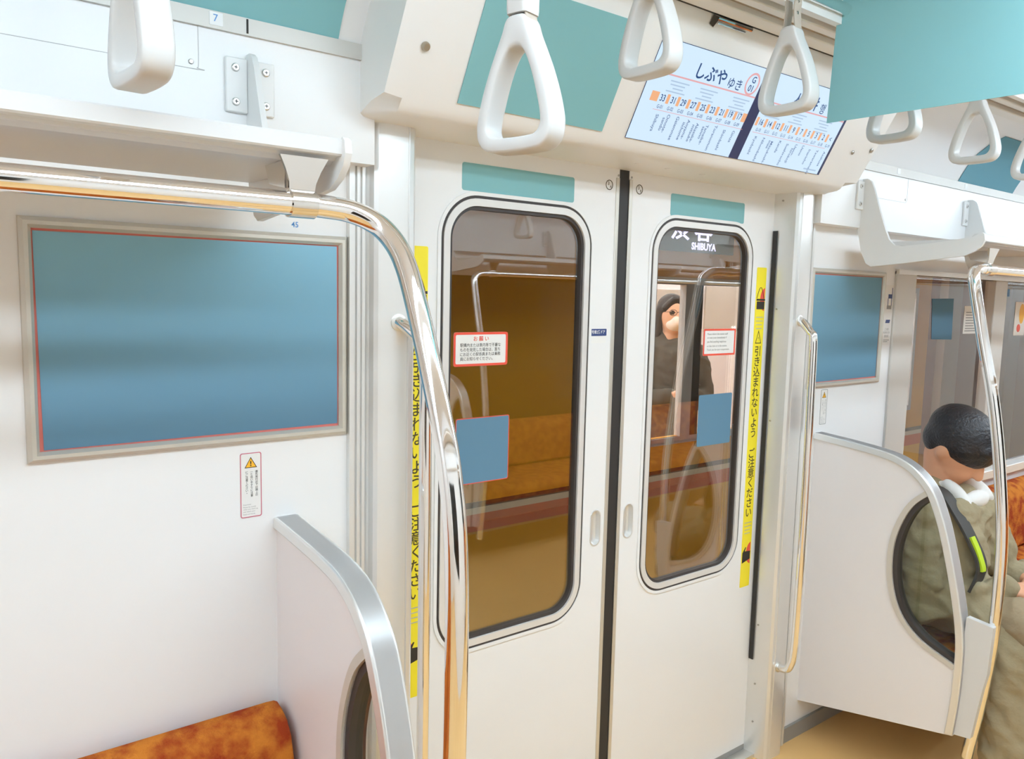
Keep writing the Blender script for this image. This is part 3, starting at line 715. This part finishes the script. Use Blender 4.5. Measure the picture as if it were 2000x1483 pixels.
# door badge
def badge(o):
    k = MB(); text(k, '2号車2番ドア', DF, 1.4225, 1.4055, .0105, .0012, 0, sx=.82, bold=.012)
    k.build('lettering', LETW, o, smooth=0); k = MB(); plate(k, [rc(1.391, 1.453, 1.3765, 1.394)], DF, .0004, .0007); k.build('backing_strip', PAPER, o, smooth=0)
sticker('door_badge', [rrect(1.391, 1.454, 1.3955, 1.4135, .002)], DF, NAVY, 'small dark blue number badge on the left door beside the centre gap', 'badge', extra=badge)
def lettered(name, fr, cx, cz, parts, label, cat, ring=None, m=GREYINK):
    k = MB()
    if ring: plate(k, [ell(cx, cz, ring, ring*1.02), ell(cx, cz, ring-.0019, ring*1.02-.0019)], fr, .0001, .0006)
    for s, dx, dz, sz in parts: text(k, s, fr, cx+dx, cz+dz, sz, .0005, 0, bold=.01)
    return tag(k.build(name, m, smooth=0), label, cat)
lettered('door_mark', DF, 1.446, 1.7795, [('3', -.003, .004, .013), ('A', .005, -.004, .010)], 'circled mark 3A at the top of the left door', 'lettering', .0125, TAPEINK)
lettered('door_mark', DF, 1.556, 1.7785, [('3', -.003, .004, .013), ('B', .005, -.004, .010)], 'circled mark 3B at the top of the right door', 'lettering', .0125, TAPEINK)
lettered('seat_number', F0, .5945, 1.6185, [('45', 0, 0, .0145)], 'small blue number 45 on the left wall under the pole clamp', 'lettering', m=BLUEINK)
def seven(o): k = MB(); text(k, '7', wallF(-.056), .437, 1.9415, .017, .0012, 0); k.build('lettering', BLUEINK, o, smooth=0)
sticker('number_sticker', [rc(.427, .449, 1.930, 1.951)], wallF(-.056), LETW, 'small white sticker with number 7 under the left cove poster', 'sticker', extra=seven)
tag(MB().box((.4885, -.0575, 1.928), (.4915, -.056, 1.951)).build('poster_marker', INK), 'short dark mark beside the number 7 sticker', 'marker')
for i, x in enumerate((2.71, 3.22)):
    sticker('trim_sticker', [rc(x-.011, x+.011, 1.932, 1.950)], wallF(-.056), LETW, ('tiny white sticker on the right trim strip near the header', 'tiny white sticker on the right trim strip under the cove poster')[i], 'sticker')

# ------------------------------------------------------------------ hanging straps
rails = []
for (xa, xb, y, z, lab) in ((-1.2, 5.4, -.455, 2.128, 'long chrome strap rail running the length of the door area under the ceiling'), (.36, .95, -.605, 2.128, 'short chrome strap rail holding the large strap by the header poster')):
    t = thing('strap_rail', ((xa+xb)/2, y, z), lab, 'rail')
    MB().tube([(xa, y, z), (xb, y, z)], .0125, 16).build('tube', CHROME, t, smooth=60)
    for x in (xa+.06, (xa+xb)/2, xb-.06): h = MB(); h.tube([(x, y, z), (x, y, 2.20)], .008, 10); h.build('hanger', ALU2, t)
def strap(L, label, sleeve):
    """handle bottom at local z 0, rail axis at local z L; ring lies in the YZ plane"""
    t = thing('hanging_strap', (0, 0, 0), label, 'strap', 'hanging straps')
    outer = [(-.034, .0), (0, -.001), (.034, .0), (.050, .004), (.0605, .0155), (.0635, .032), (.0615, .048), (.054, .075), (.043, .104), (.031, .130), (.0215, .150), (.017, .163), (.011, .1695), (0, .1705)]
    outer = outer+[(-a, b) for a, b in reversed(outer[3:-1])]
    inner = [(-.030, .0185), (0, .0175), (.030, .0185), (.0385, .0215), (.0435, .028), (.0448, .036), (.0425, .050), (.0365, .072), (.0285, .096), (.020, .115), (.0135, .1245), (.009, .1285), (.0045, .130), (0, .1305)]
    inner = inner+[(-a, b) for a, b in reversed(inner[3:-1])]
    O = [(p.x, p.y) for p in smoothpath([(a, b, 0) for a, b in outer+[outer[0]]], 3)[:-1]]
    I = [(p.x, p.y) for p in smoothpath([(a, b, 0) for a, b in inner+[inner[0]]], 3)[:-1]]
    h = .0178; secs = []
    for (oa, ob), (ia, ib) in zip(O, I):
        def P(k, x): return (x, -(oa+(ia-oa)*k)*.97, ob+(ib-ob)*k)
        c = .16
        secs.append([P(0, -h*.70), P(0, h*.70), P(.05, h*.91), P(c, h), P(1-c, h), P(.95, h*.91), P(1, h*.70), P(1, -h*.70), P(.95, -h*.91), P(1-c, -h), P(c, -h), P(.05, -h*.91)])
    secs.append(secs[0])
    mb = MB(); mb.loft(secs, cap=False); mb.build('handle', STRAP, t, smooth=50)
    # band, two layers from the slot up around the rail
    b = MB(); wd = .0115; side = [(.128, .0185), (.150, .0175), (.172, .0125), (.20, .0095), (L-.02, .0115), (L, .0145)]
    cl = [(y, z) for z, y in side]+[(.0145*math.cos(R(180*k/8)), L+.0145*math.sin(R(180*k/8))) for k in range(1, 8)]+[(-y, z) for z, y in reversed(side)]
    secs = []
    for i, (y, z) in enumerate(cl):
        a = cl[max(i-1, 0)]; c = cl[min(i+1, len(cl)-1)]; d = Vector((c[0]-a[0], c[1]-a[1])).normalized()*.0012
        secs.append([(-wd, y-d.y, z+d.x), (wd, y-d.y, z+d.x), (wd, y+d.y, z-d.x), (-wd, y+d.y, z-d.x)])
    b.loft(secs); bd = b.build('band', BAND, t)
    if not sleeve: discs('rivet', SCREW, bd, [((0, q*.0105, z), (0, q, 0), .0035, .0020) for z in (.196, .218) for q in (-1, 1)])
    if sleeve:
        s = MB(); secs = []
        for z, k in ((.172, .96), (.178, 1), (L-.03, 1), (L-.024, .95)):
            secs.append([(a*k, c*k, z) for a, c in rrect(-.017, .017, -.0165, .0165, .006, 4)])
        s.loft(secs); s.build('sleeve', STRAP, t, smooth=40)
    return t
sA = strap(2.128-1.684, 'large white strap handle in front of the teal header poster', True)
sA.location = (.655, -.605, 1.684); sA.rotation_euler[2] = R(14)
sC = strap(2.128-1.722, 'grey strap handle seen edge on above the left luggage rack', True)
sC.location = (.228, -.455, 1.722); sC.rotation_euler[2] = R(5)
sB = strap(2.128-1.879, 'white strap handle cut by the top edge left of the route map screen', False)
sB.location = (1.052, -.455, 1.879); sB.rotation_euler[2] = R(0)
for x, dz, rz, lab in ((1.463, 0, 0, 'white strap handle overlapping the divider between the two screens'), (1.895, .002, -2, 'white strap handle half hidden behind the hanging poster'),
              (2.33, .001, 1, 'white strap handle below the right corner of the hanging poster'), (2.745, 0, 3, 'white strap handle cut by the right edge beside the cove poster')):
    c = copy_tree(sB); c.location = (x, -.455, 1.879+dz*0); c.rotation_euler[2] = R(rz); c['label'] = lab

# ------------------------------------------------------------------ ceiling lamps
for i, (y, lab) in enumerate(((-1.03, 'long ceiling lamp strip nearer the doors'), (-1.37, 'long ceiling lamp strip farther from the doors'))):
    t = thing('ceiling_lamp', (2.5, y, 2.17), lab, 'lamp', 'ceiling lamps')
    MB().box((X0+.1, y-.07, 2.185), (X1-.1, y+.07, 2.20)).build('lamp_housing', ALU, t)
    MB().loft([[(x, y-.055*math.cos(R(180*k/10)), 2.187-.032*math.sin(R(180*k/10))) for k in range(11)] for x in (X0+.12, X1-.12)]).build('lamp_diffuser', LAMPM, t)

# ------------------------------------------------------------------ opposite side fittings (seen in the glass)
OPP = 'fittings on the opposite side of the car'
mirror(rackR, 'luggage rack of the opposite wall, mirrored in the door glass')
mirror(poleR, 'chrome pole of the opposite seat row, mirrored in the left door glass')
mirror(partR, 'seat partition of the opposite row, mirrored in the left door glass')
mirror(seatR, 'orange bench seat of the opposite row, mirrored in the left door glass')
for i, x in enumerate((2.75, 3.2, 3.65, 4.6, 5.05)):
    c = copy_tree(sB); c.location = (x, -1.945, 1.80); c.rotation_euler[2] = R(25 if i % 2 else -10)
    c['label'] = 'strap handle of the opposite strap rail, number %s from the left in the door glass' % ('one', 'two', 'three', 'four', 'five')[i]
t = mirror(bpy.data.objects['strap_rail'], 'chrome strap rail of the opposite side, mirrored in the door glass'); t.location.z = 1.80+.249
for ch in [k for k in COL.objects if k.parent == t and k.name.startswith('hanger')]: ch.scale.z = 1.9

# ------------------------------------------------------------------ people
def capsule(mb, p0, r0, p1, r1, n=14, m=4):
    p0, p1 = Vector(p0), Vector(p1); d = p1-p0; T = d.normalized() if d.length > 1e-6 else Vector((0, 0, 1))
    path, rs = [], []
    for k in range(m+1):
        a = R(-90+90*k/m); path.append(p0+T*r0*math.sin(a)); rs.append(max(r0*math.cos(a), 1e-4))
    for k in range(m+1):
        a = R(90*k/m); path.append(p1+T*r1*math.sin(a)); rs.append(max(r1*math.cos(a), 1e-4))
    u = T.orthogonal().normalized(); v = T.cross(u)
    return mb.loft([[p+(u*math.cos(2*math.pi*j/n)+v*math.sin(2*math.pi*j/n))*r for j in range(n)] for p, r in zip(path, rs)])
def ellipsoid(mb, c, rad, rot=(0, 0, 0), n=18, m=12):
    M = Matrix.Rotation(R(rot[2]), 3, 'Z') @ Matrix.Rotation(R(rot[1]), 3, 'Y') @ Matrix.Rotation(R(rot[0]), 3, 'X'); c = Vector(c)
    return mb.loft([[c+M @ Vector((rad[0]*max(math.cos(a), 1e-3)*math.cos(2*math.pi*j/n), rad[1]*max(math.cos(a), 1e-3)*math.sin(2*math.pi*j/n), rad[2]*math.sin(a))) for j in range(n)] for a in [R(-90+180*k/m) for k in range(m+1)]])
from mathutils import noise as mn
def fuse(mb, name, m, parent, vox=.008, it=6, mats=None, paint=None, fold=0., ff=11.):
    me = bpy.data.meshes.new('tmp'); base = org(parent); me.from_pydata([v-base for v in mb.v], [], mb.f)
    bm = bmesh.new(); bm.from_mesh(me); bmesh.ops.recalc_face_normals(bm, faces=bm.faces); bm.to_mesh(me); bm.free()
    o = bpy.data.objects.new('tmp', me); COL.objects.link(o)
    r = o.modifiers.new('r', 'REMESH'); r.mode = 'VOXEL'; r.voxel_size = vox
    s = o.modifiers.new('s', 'SMOOTH'); s.iterations = it; s.factor = .5
    bpy.context.view_layer.update(); out = dep_mesh(o); COL.objects.unlink(o); bpy.data.objects.remove(o); out.name = name
    if fold:                                     # cloth folds: ridged, stretched noise along the surface normal
        nr = [v.normal.copy() for v in out.vertices]
        for v, q in zip(out.vertices, nr):
            p = v.co*ff; p = Vector((p.x*.6+p.z*.3, p.y*.8, p.z*1.25-p.y*.5))
            p += mn.noise_vector(v.co*5.)*.7
            d = 1-2.4*abs(mn.noise(p)); d2 = 1-2.4*abs(mn.noise(p*2.1+Vector((7, 3, 1))))
            v.co += q*fold*(d+.45*d2-.5)
    out.materials.clear()
    for q in (mats or [m]): out.materials.append(q)
    out.polygons.foreach_set('use_smooth', [True]*len(out.polygons))
    if paint:
        out.polygons.foreach_set('material_index', [paint(p.center+base) for p in out.polygons])
    return finish(bpy.data.objects.new(name, out), parent)
def hand(mb, wrist, dirv, nrm, curl=.5, side=1):
    """palm, four unequal fingers with knuckle bends and a thumb from the side of the palm"""
    W = Vector(wrist); d = Vector(dirv).normalized(); n = Vector(nrm); n = (n-d*n.dot(d)).normalized(); s = d.cross(n)*side
    pc = W+d*.045
    for k in (-.028, -.010, .010, .026): capsule(mb, W+d*.012+s*k*.6, .012, W+d*.082+s*k, .0105)
    for k, L in ((-.030, .058), (-.010, .072), (.011, .077), (.031, .068)):
        p = W+d*.084+s*k; a = 0
        for q, f in enumerate((.45, .32, .23)):
            a += curl*(.55, .75, .6)[q]; dd = d*math.cos(a)+n*math.sin(a); e = p+dd*L*f*1.15
            capsule(mb, p, (.0092, .0086, .008)[q], e, (.0086, .008, .0068)[q], 10, 3); p = e
    p = W+d*.025+s*.030; dd = (d*.55+s*.65+n*.25).normalized(); e = p+dd*.036; capsule(mb, p, .012, e, .0098, 10, 3)
    dd = (d*.85+s*.15+n*.45).normalized(); capsule(mb, e, .0098, e+dd*.030, .0080, 10, 3)

# seated passenger (faces the aisle, head bowed)
px = 2.745
man = thing('person', (px, -.25, .0), 'seated person in khaki jacket with bowed black haired head behind the right partition', 'person')
b = MB()
hc = Vector((px, -.308, 1.036)); tilt = 38
ellipsoid(b, hc, (.076, .096, .108), (tilt, 0, 0)); 
fd = Vector((0, -math.cos(R(tilt)), -math.sin(R(tilt)))); up = Vector((0, -math.sin(R(tilt)), math.cos(R(tilt)))); sd = Vector((1, 0, 0))
ellipsoid(b, hc+fd*.035-up*.055, (.058, .062, .070), (tilt, 0, 0))
capsule(b, hc+fd*.098-up*.005, .010, hc+fd*.112-up*.035, .014)                     # nose
capsule(b, hc+fd*.082-up*.065+sd*-.02, .008, hc+fd*.082-up*.065+sd*.02, .008)      # lips
capsule(b, hc+fd*.070-up*.100, .020, hc+fd*.066-up*.105, .018)                      # chin
for s in (-1, 1):
    ellipsoid(b, hc+sd*s*.079-fd*.005-up*.022, (.010, .020, .032), (tilt, 0, s*12))
    capsule(b, hc+fd*.082+up*.014+sd*s*.018, .010, hc+fd*.076+up*.012+sd*s*.048, .008)
capsule(b, (px, -.265, .865), .060, hc-up*.06-fd*.02, .056)
capsule(b, (px, -.285, .79), .100, (px, -.27, .56), .105); capsule(b, (px-.13, -.285, .825), .055, (px+.13, -.285, .825), .055)
capsule(b, (px-.08, -.27, .535), .09, (px+.08, -.27, .535), .09)
for s in (-1, 1):
    sh = Vector((px+s*.185, -.285, .805)); el = Vector((px+s*.225, -.335, .565)); wr = Vector((px+s*.075, -.515, .625))
    capsule(b, sh, .052, el, .042); capsule(b, el, .042, wr, .029)
    hand(b, wr, (-s*.45, -.9, .05), (-s*.25, .1, -1), .55, side=-s)
    kn = Vector((px+s*.135, -.66, .54)); an = Vector((px+s*.125, -.62, .10))
    capsule(b, (px+s*.09, -.28, .535), .080, kn, .060); capsule(b, kn, .056, an, .038); capsule(b, an, .040, (px+s*.13, -.76, .045), .034)
fuse(b, 'body', SKIN, man, .0075, 4)
hb = MB()
ellipsoid(hb, hc+up*.034-fd*.010, (.097, .122, .094), (tilt, 0, 0)); ellipsoid(hb, hc-fd*.052-up*.005, (.080, .066, .075), (tilt, 0, 0))
ellipsoid(hb, hc+fd*.082+up*.056, (.070, .030, .030), (tilt, 0, 0))
for s in (-1, 1): ellipsoid(hb, hc+sd*s*.073+up*.024+fd*.012, (.022, .060, .034), (tilt, 0, 0))
fuse(hb, 'hair', HAIR, man, .009, 5)
j = MB()
capsule(j, (px, -.295, .79), .122, (px, -.266, .55), .130); capsule(j, (px-.150, -.285, .815), .078, (px+.150, -.285, .815), .078); capsule(j, (px-.06, -.33, .80), .085, (px-.05, -.335, .66), .095); capsule(j, (px-.105, -.355, .82), .062, (px-.10, -.385, .68), .080); capsule(j, (px+.105, -.355, .82), .062, (px+.10, -.385, .68), .080)
capsule(j, (px-.09, -.265, .552), .108, (px+.09, -.265, .552), .108); ellipsoid(j, (px, -.28, .880), (.105, .085, .040), (30, 0, 0))
rnd = random.Random(5)
for s in (-1, 1):
    sh = Vector((px+s*.185, -.285, .805)); el = Vector((px+s*.235, -.335, .560)); wr = Vector((px+s*.090, -.500, .620))
    capsule(j, sh, .078, el, .066); capsule(j, el, .066, wr, .048)
    for k in range(9):                              # creases running around the sleeves
        t = rnd.random(); c0 = sh.lerp(el, t); c1 = el.lerp(wr, t)
        q = Vector((rnd.uniform(-.05, .05), rnd.uniform(-.05, .05), rnd.uniform(-.05, .05)))
        capsule(j, c0+q-Vector((0, .01, .05)), .026, c0-q*.6+Vector((0, .02, .04)), .022); capsule(j, c1+q*.8, .026, c1-q*.8+Vector((0, .02, 0)), .022)
for s in (-1, 1): capsule(j, (px+s*.13, -.30, .60), .06, (px+s*.12, -.42, .545), .05)
for k in range(7):
    q = rnd.uniform(-.03, .03); capsule(j, (px-.12+.02*k, -.335+.01*k, .80-.04*k), .022, (px+.02+q, -.350, .72-.035*k), .020)
capsule(j, (px-.14, -.42, .56), .085, (px-.16, -.60, .46), .075); capsule(j, (px-.16, -.56, .48), .075, (px-.17, -.60, .16), .085); capsule(j, (px-.10, -.62, .46), .06, (px-.10, -.66, .15), .07)
fuse(j, 'jacket', KHAKI, man, .008, 3, fold=.011)
tr = MB()
for s in (-1, 1):
    kn = Vector((px+s*.135, -.665, .540)); an = Vector((px+s*.125, -.62, .12))
    capsule(tr, (px+s*.09, -.28, .535), .092, kn, .080); capsule(tr, kn, .078, an, .064)
    for k in range(4): capsule(tr, kn.lerp(an, .1+.22*k)+Vector((-.03, -.03, .01)), .050, kn.lerp(an, .16+.22*k)+Vector((.03, .02, -.01)), .050)
capsule(tr, (px-.09, -.28, .535), .095, (px+.09, -.28, .535), .095)
fuse(tr, 'trousers', KHAKI2, man, .009, 4, fold=.010)
for s in (-1, 1):
    k = MB(); capsule(k, (px+s*.125, -.605, .048), .046, (px+s*.13, -.765, .040), .040); k.box((px+s*.128-.042, -.56, 0), (px+s*.128+.042, -.795, .02)); fuse(k, 'shoe', SHOE, man, .008, 3)
c = MB()
for q in (-1, 1): ellipsoid(c, (px+q*.078, -.345, .890), (.024, .062, .026), (38, 0, q*10))
capsule(c, (px-.066, -.285, .905), .016, (px+.066, -.285, .905), .016); ellipsoid(c, (px, -.372, .868), (.075, .030, .030), (30, 0, 0))
fuse(c, 'collar', COLLAR, man, .007, 4)
def ribbon(pts, wv, th, name, m):
    secs = []; P = smoothpath(pts, 5); wv = Vector(wv)
    for i, p in enumerate(P):
        T = (P[min(i+1, len(P)-1)]-P[max(i-1, 0)]).normalized(); u = (wv-T*wv.dot(T)).normalized()*wv.length; n = T.cross(u).normalized()*th
        secs.append([p-u-n, p+u-n, p+u+n, p-u+n])
    return MB().loft(secs).build(name, m, man)
ribbon([(px-.12, -.175, .87), (px-.13, -.235, .908), (px-.150, -.330, .905), (px-.158, -.388, .845), (px-.160, -.432, .78), (px-.160, -.468, .70), (px-.17, -.452, .62)], (.030, 0, 0), .004, 'backpack_strap', DKSTRAP)
ribbon([(px-.166, -.436, .788), (px-.166, -.456, .750), (px-.167, -.474, .705), (px-.168, -.476, .690)], (.013, 0, 0), .003, 'lime_strap', LIME)

# ------------------------------------------------------------------ the neighbouring train and the tunnel
TY = .80
TF = wallF(TY)
tn = thing('train', (1.6, TY, -.6), 'yellow orange train with red stripe on the next track outside the door windows', 'train')
NW = (2.40, 4.70, .90, 1.552)
tb = MB(); plate(tb, [[(-2.4, -.6), (4.86, -.6), (4.86, 2.35), (-2.4, 2.35)], [(NW[0], NW[2]), (NW[1]-.03, NW[2]), (NW[1], NW[2]+.03), (NW[1]-.0, NW[3]-.03), (NW[1]-.03, NW[3]), (NW[0], NW[3])]], TF, -.03, 0)
tb.build('body_side', TRAINB, tn)
MB().box((-2.4, TY, 2.32), (4.86, TY+2.3, 2.36)).build('roof', TRAINB, tn)
MB().box((-2.4, TY-.003, .655), (4.86, TY, .718)).build('red_stripe', TRAINR, tn)
MB().box((-2.4, TY-.003, .718), (4.86, TY, .742)).build('white_stripe', TRAINW, tn)
MB().box((-2.4, TY-.003, .742), (4.86, TY, .762)).build('black_stripe', RUBBER, tn)
fr = MB(); plate(fr, [rc(NW[0]-.03, NW[1]+.0, NW[2]-.03, NW[3]+.03), rc(NW[0], NW[1]-.03, NW[2], NW[3])], TF, -.01, .006); fr.build('window_frame', CARPAINT, tn)
MB().box((2.655, TY-.004, NW[2]), (2.718, TY+.03, NW[3])).build('window_post', CARPAINT, tn)
MB().box((2.720, TY-.002, NW[2]), (2.770, TY+.03, NW[3])).build('dark_post', RUBBER, tn)
MB().box((NW[0], TY+.012, NW[2]), (NW[1], TY+.016, NW[3])).build('window_glass', GLASSN, tn)
for a, b_ in (((-2.4, TY+2.28, -.1), (6.6, TY+2.3, 2.32)), ((6.56, TY+.2, -.1), (6.6, TY+2.28, 2.32)), ((-2.4, TY, -.1), (-2.36, TY+2.28, 2.32))): MB().box(a, b_).build('inner_wall', INWHITE, tn)
MB().box((-2.4, TY+.02, 2.28), (6.6, TY+2.28, 2.318)).build('inner_ceiling', INWHITE, tn)
MB().box((-2.4, TY, -.12), (4.86, TY+2.3, -.10)).box((4.86, TY+.2, -.12), (6.6, TY+2.3, -.10)).build('train_floor', FLOORM, tn)
for ya in (.45, 1.75): MB().loft([[(x, TY+ya-.07*math.cos(R(180*k/10)), 2.28-.05*math.sin(R(180*k/10))) for k in range(11)] for x in (-2.2, 6.4)]).build('inner_lamp', LAMPN, tn)
MB().box((3.32, TY+1.2, .2), (3.45, TY+1.24, 1.62)).build('maroon_panel', MAROON, tn)
nf = Frame((0, TY+2.27, 0), (1, 0, 0), (0, 0, 1))
for x0, x1, z0, z1, m in ((4.85, 5.40, 1.20, 1.56, FRAME), (5.60, 6.1, 1.2, 1.6, FRAME), (5.32, 5.56, 1.40, 1.62, NAVY)):
    MB().box((x0, TY+2.262, z0), (x1, TY+2.28, z1)).build('inner_poster', m, tn)
# LED destination sign
ls = MB().box((2.43, TY-.012, 1.690), (2.95, TY-.001, 1.84)); lso = ls.build('led_sign', RUBBER, tn)
k = MB(); SF = wallF(TY-.012)
text(k, '渋 谷', SF, 2.665, 1.776, .078, .001, 0, sx=1.5, bold=.03); text(k, 'SHIBUYA', SF, 2.745, 1.716, .040, .001, 0, bold=.04)
k.build('led_lettering', LED, lso, smooth=0)
# tunnel behind and beyond
struct(MB().box((-6, 4.2, -1.2), (16, 4.3, 4)).build('wall_tunnel', TUNNEL))
struct(MB().box((-6, .12, -1.25), (16, 4.3, -1.2)).build('floor_tunnel', TUNNEL))
t = thing('tunnel_partition', (5.6, .9, -1.2), 'dark maroon wall panel outside the right window beyond the yellow train', 'wall panel')
MB().box((4.95, .88, -1.2), (9.5, .94, 3)).build('wall_panel', mat('dusky_wall', (.26, .10, .10), .7, var=.15, scale=3), t)
for x in (5.15, 6.1): MB().box((x, .83, -1.2), (x+.20, .88, 3)).build('pier', mat('pale_pier', (.36, .34, .32), .7), t)

def standing(x, y, z0, face, coat, label, cat_extra):
    """standing passenger, facing angle face (deg, 0 = -Y)"""
    p = thing('person', (x, y, z0), label, 'person')
    Mr = Matrix.Rotation(R(face), 3, 'Z')
    def T(v): return Vector((x, y, z0))+Mr @ Vector(v)
    b = MB()
    ellipsoid(b, T((0, 0, 1.50)), (.072, .090, .105), (0, 0, face)); ellipsoid(b, T((0, -.025, 1.445)), (.055, .062, .065), (0, 0, face))
    capsule(b, T((0, -.088, 1.495)), .010, T((0, -.104, 1.468)), .013); capsule(b, T((-.018, -.080, 1.435)), .007, T((.018, -.080, 1.435)), .007)
    capsule(b, T((0, 0, 1.33)), .052, T((0, 0, 1.42)), .050); capsule(b, T((0, 0, 1.22)), .11, T((0, 0, .95)), .11); capsule(b, T((-.13, 0, 1.27)), .05, T((.13, 0, 1.27)), .05)
    for s in (-1, 1):
        sh = T((s*.165, 0, 1.26)); el = T((s*.205, -.02, 1.0)); wr = T((s*.06, -.215, 1.06))
        capsule(b, sh, .045, el, .036); capsule(b, el, .036, wr, .026); hand(b, wr, Mr @ Vector((-s*.5, -.7, .3)), Mr @ Vector((-s*.3, .3, 1)), .6, side=s)
        capsule(b, T((s*.085, 0, .88)), .080, T((s*.09, -.01, .48)), .055); capsule(b, T((s*.09, -.01, .48)), .052, T((s*.09, .01, .09)), .036); capsule(b, T((s*.09, .01, .05)), .036, T((s*.095, -.13, .035)), .032)
    def paint(c):
        q = Mr.inverted() @ (c-Vector((x, y, z0)))
        for s in (-1, 1):
            if (q-Vector((s*.030, -.083, 1.512))).length < .014: return 1
        return 0
    fuse(b, 'body', SKIN, p, .008, 3, [PALESKIN, HAIR], paint)
    h = MB(); ellipsoid(h, T((0, .018, 1.535)), (.084, .092, .086), (0, 0, face))
    for s in (-1, 1): capsule(h, T((s*.072, .005, 1.53)), .022, T((s*.082, .0, 1.30)), .020); capsule(h, T((s*.012, -.062, 1.588)), .018, T((s*.066, -.045, 1.535)), .016)
    capsule(h, T((0, .065, 1.50)), .065, T((0, .075, 1.32)), .055); fuse(h, 'hair', HAIR, p, .009, 4)
    m = MB(); ellipsoid(m, T((0, -.046, 1.444)), (.053, .064, .042), (0, 0, face)); ellipsoid(m, T((0, -.078, 1.458)), (.034, .047, .038), (0, 0, face)); fuse(m, 'face_mask', MASKM, p, .007, 3)
    g = MB()
    for s in (-1, 1):
        g.tube([T((s*.031+.022*math.cos(2*math.pi*k/16), -.100, 1.512+.017*math.sin(2*math.pi*k/16))) for k in range(17)], .0016, 6, cap=False); g.tube([T((s*.053, -.098, 1.515)), T((s*.080, .0, 1.515))], .0015, 6)
    g.tube([T((-.009, -.101, 1.514)), T((.009, -.101, 1.514))], .0016, 6); g.build('glasses', DKSTRAP, p)
    c = MB(); capsule(c, T((0, 0, 1.24)), .135, T((0, 0, .80)), .165); capsule(c, T((-.14, 0, 1.275)), .065, T((.14, 0, 1.275)), .065)
    capsule(c, T((-.05, .02, 1.345)), .055, T((.05, .02, 1.345)), .055)
    for s in (-1, 1):
        sh = T((s*.165, 0, 1.26)); el = T((s*.215, -.02, .995)); wr = T((s*.075, -.200, 1.055)); capsule(c, sh, .066, el, .058); capsule(c, el, .058, wr, .042)
    fuse(c, 'coat', coat, p, .011, 4, fold=.008)
    k = MB(); secs = []
    for z, r_ in ((.90, .15), (.70, .18), (.45, .205), (.22, .22)): secs.append([T(((r_+.012*math.cos(9*a))*math.cos(a), (r_*.8+.012*math.cos(9*a))*math.sin(a), z)) for a in [2*math.pi*i/36 for i in range(36)]])
    k.loft(secs); k.build('skirt', SKIRT, p, smooth=60)
    for s in (-1, 1): q = MB(); capsule(q, T((s*.09, .02, .05)), .042, T((s*.095, -.14, .038)), .036); fuse(q, 'shoe', SHOE, p, .009, 2)
    if cat_extra:
        ph = MB(); c0 = T((0, -.315, 1.09)); u = Mr @ Vector((1, 0, 0)); v = Mr @ Vector((0, -.75, .66)); n = u.cross(v)
        ph.add([c0+u*a*.036+v*bb*.072+n*cc*.004 for cc in (-1, 1) for a, bb in ((-1, -1), (1, -1), (1, 1), (-1, 1))], [(0, 3, 2, 1), (4, 5, 6, 7), (0, 1, 5, 4), (1, 2, 6, 5), (2, 3, 7, 6), (3, 0, 4, 7)])
        tag(ph.build('smartphone', RUBBER, bevel=.003), 'dark smartphone in the masked person\'s hands in the next train', 'phone')
    return p
standing(3.515, 1.62, -.10, -28, COAT, 'masked person in dark olive coat and pale patterned skirt standing in the next train', True)
np_ = copy_tree(partR); np_.location = (5.02, TY+2.28, .02); np_['label'] = 'white partition with lens shaped window inside the next train'
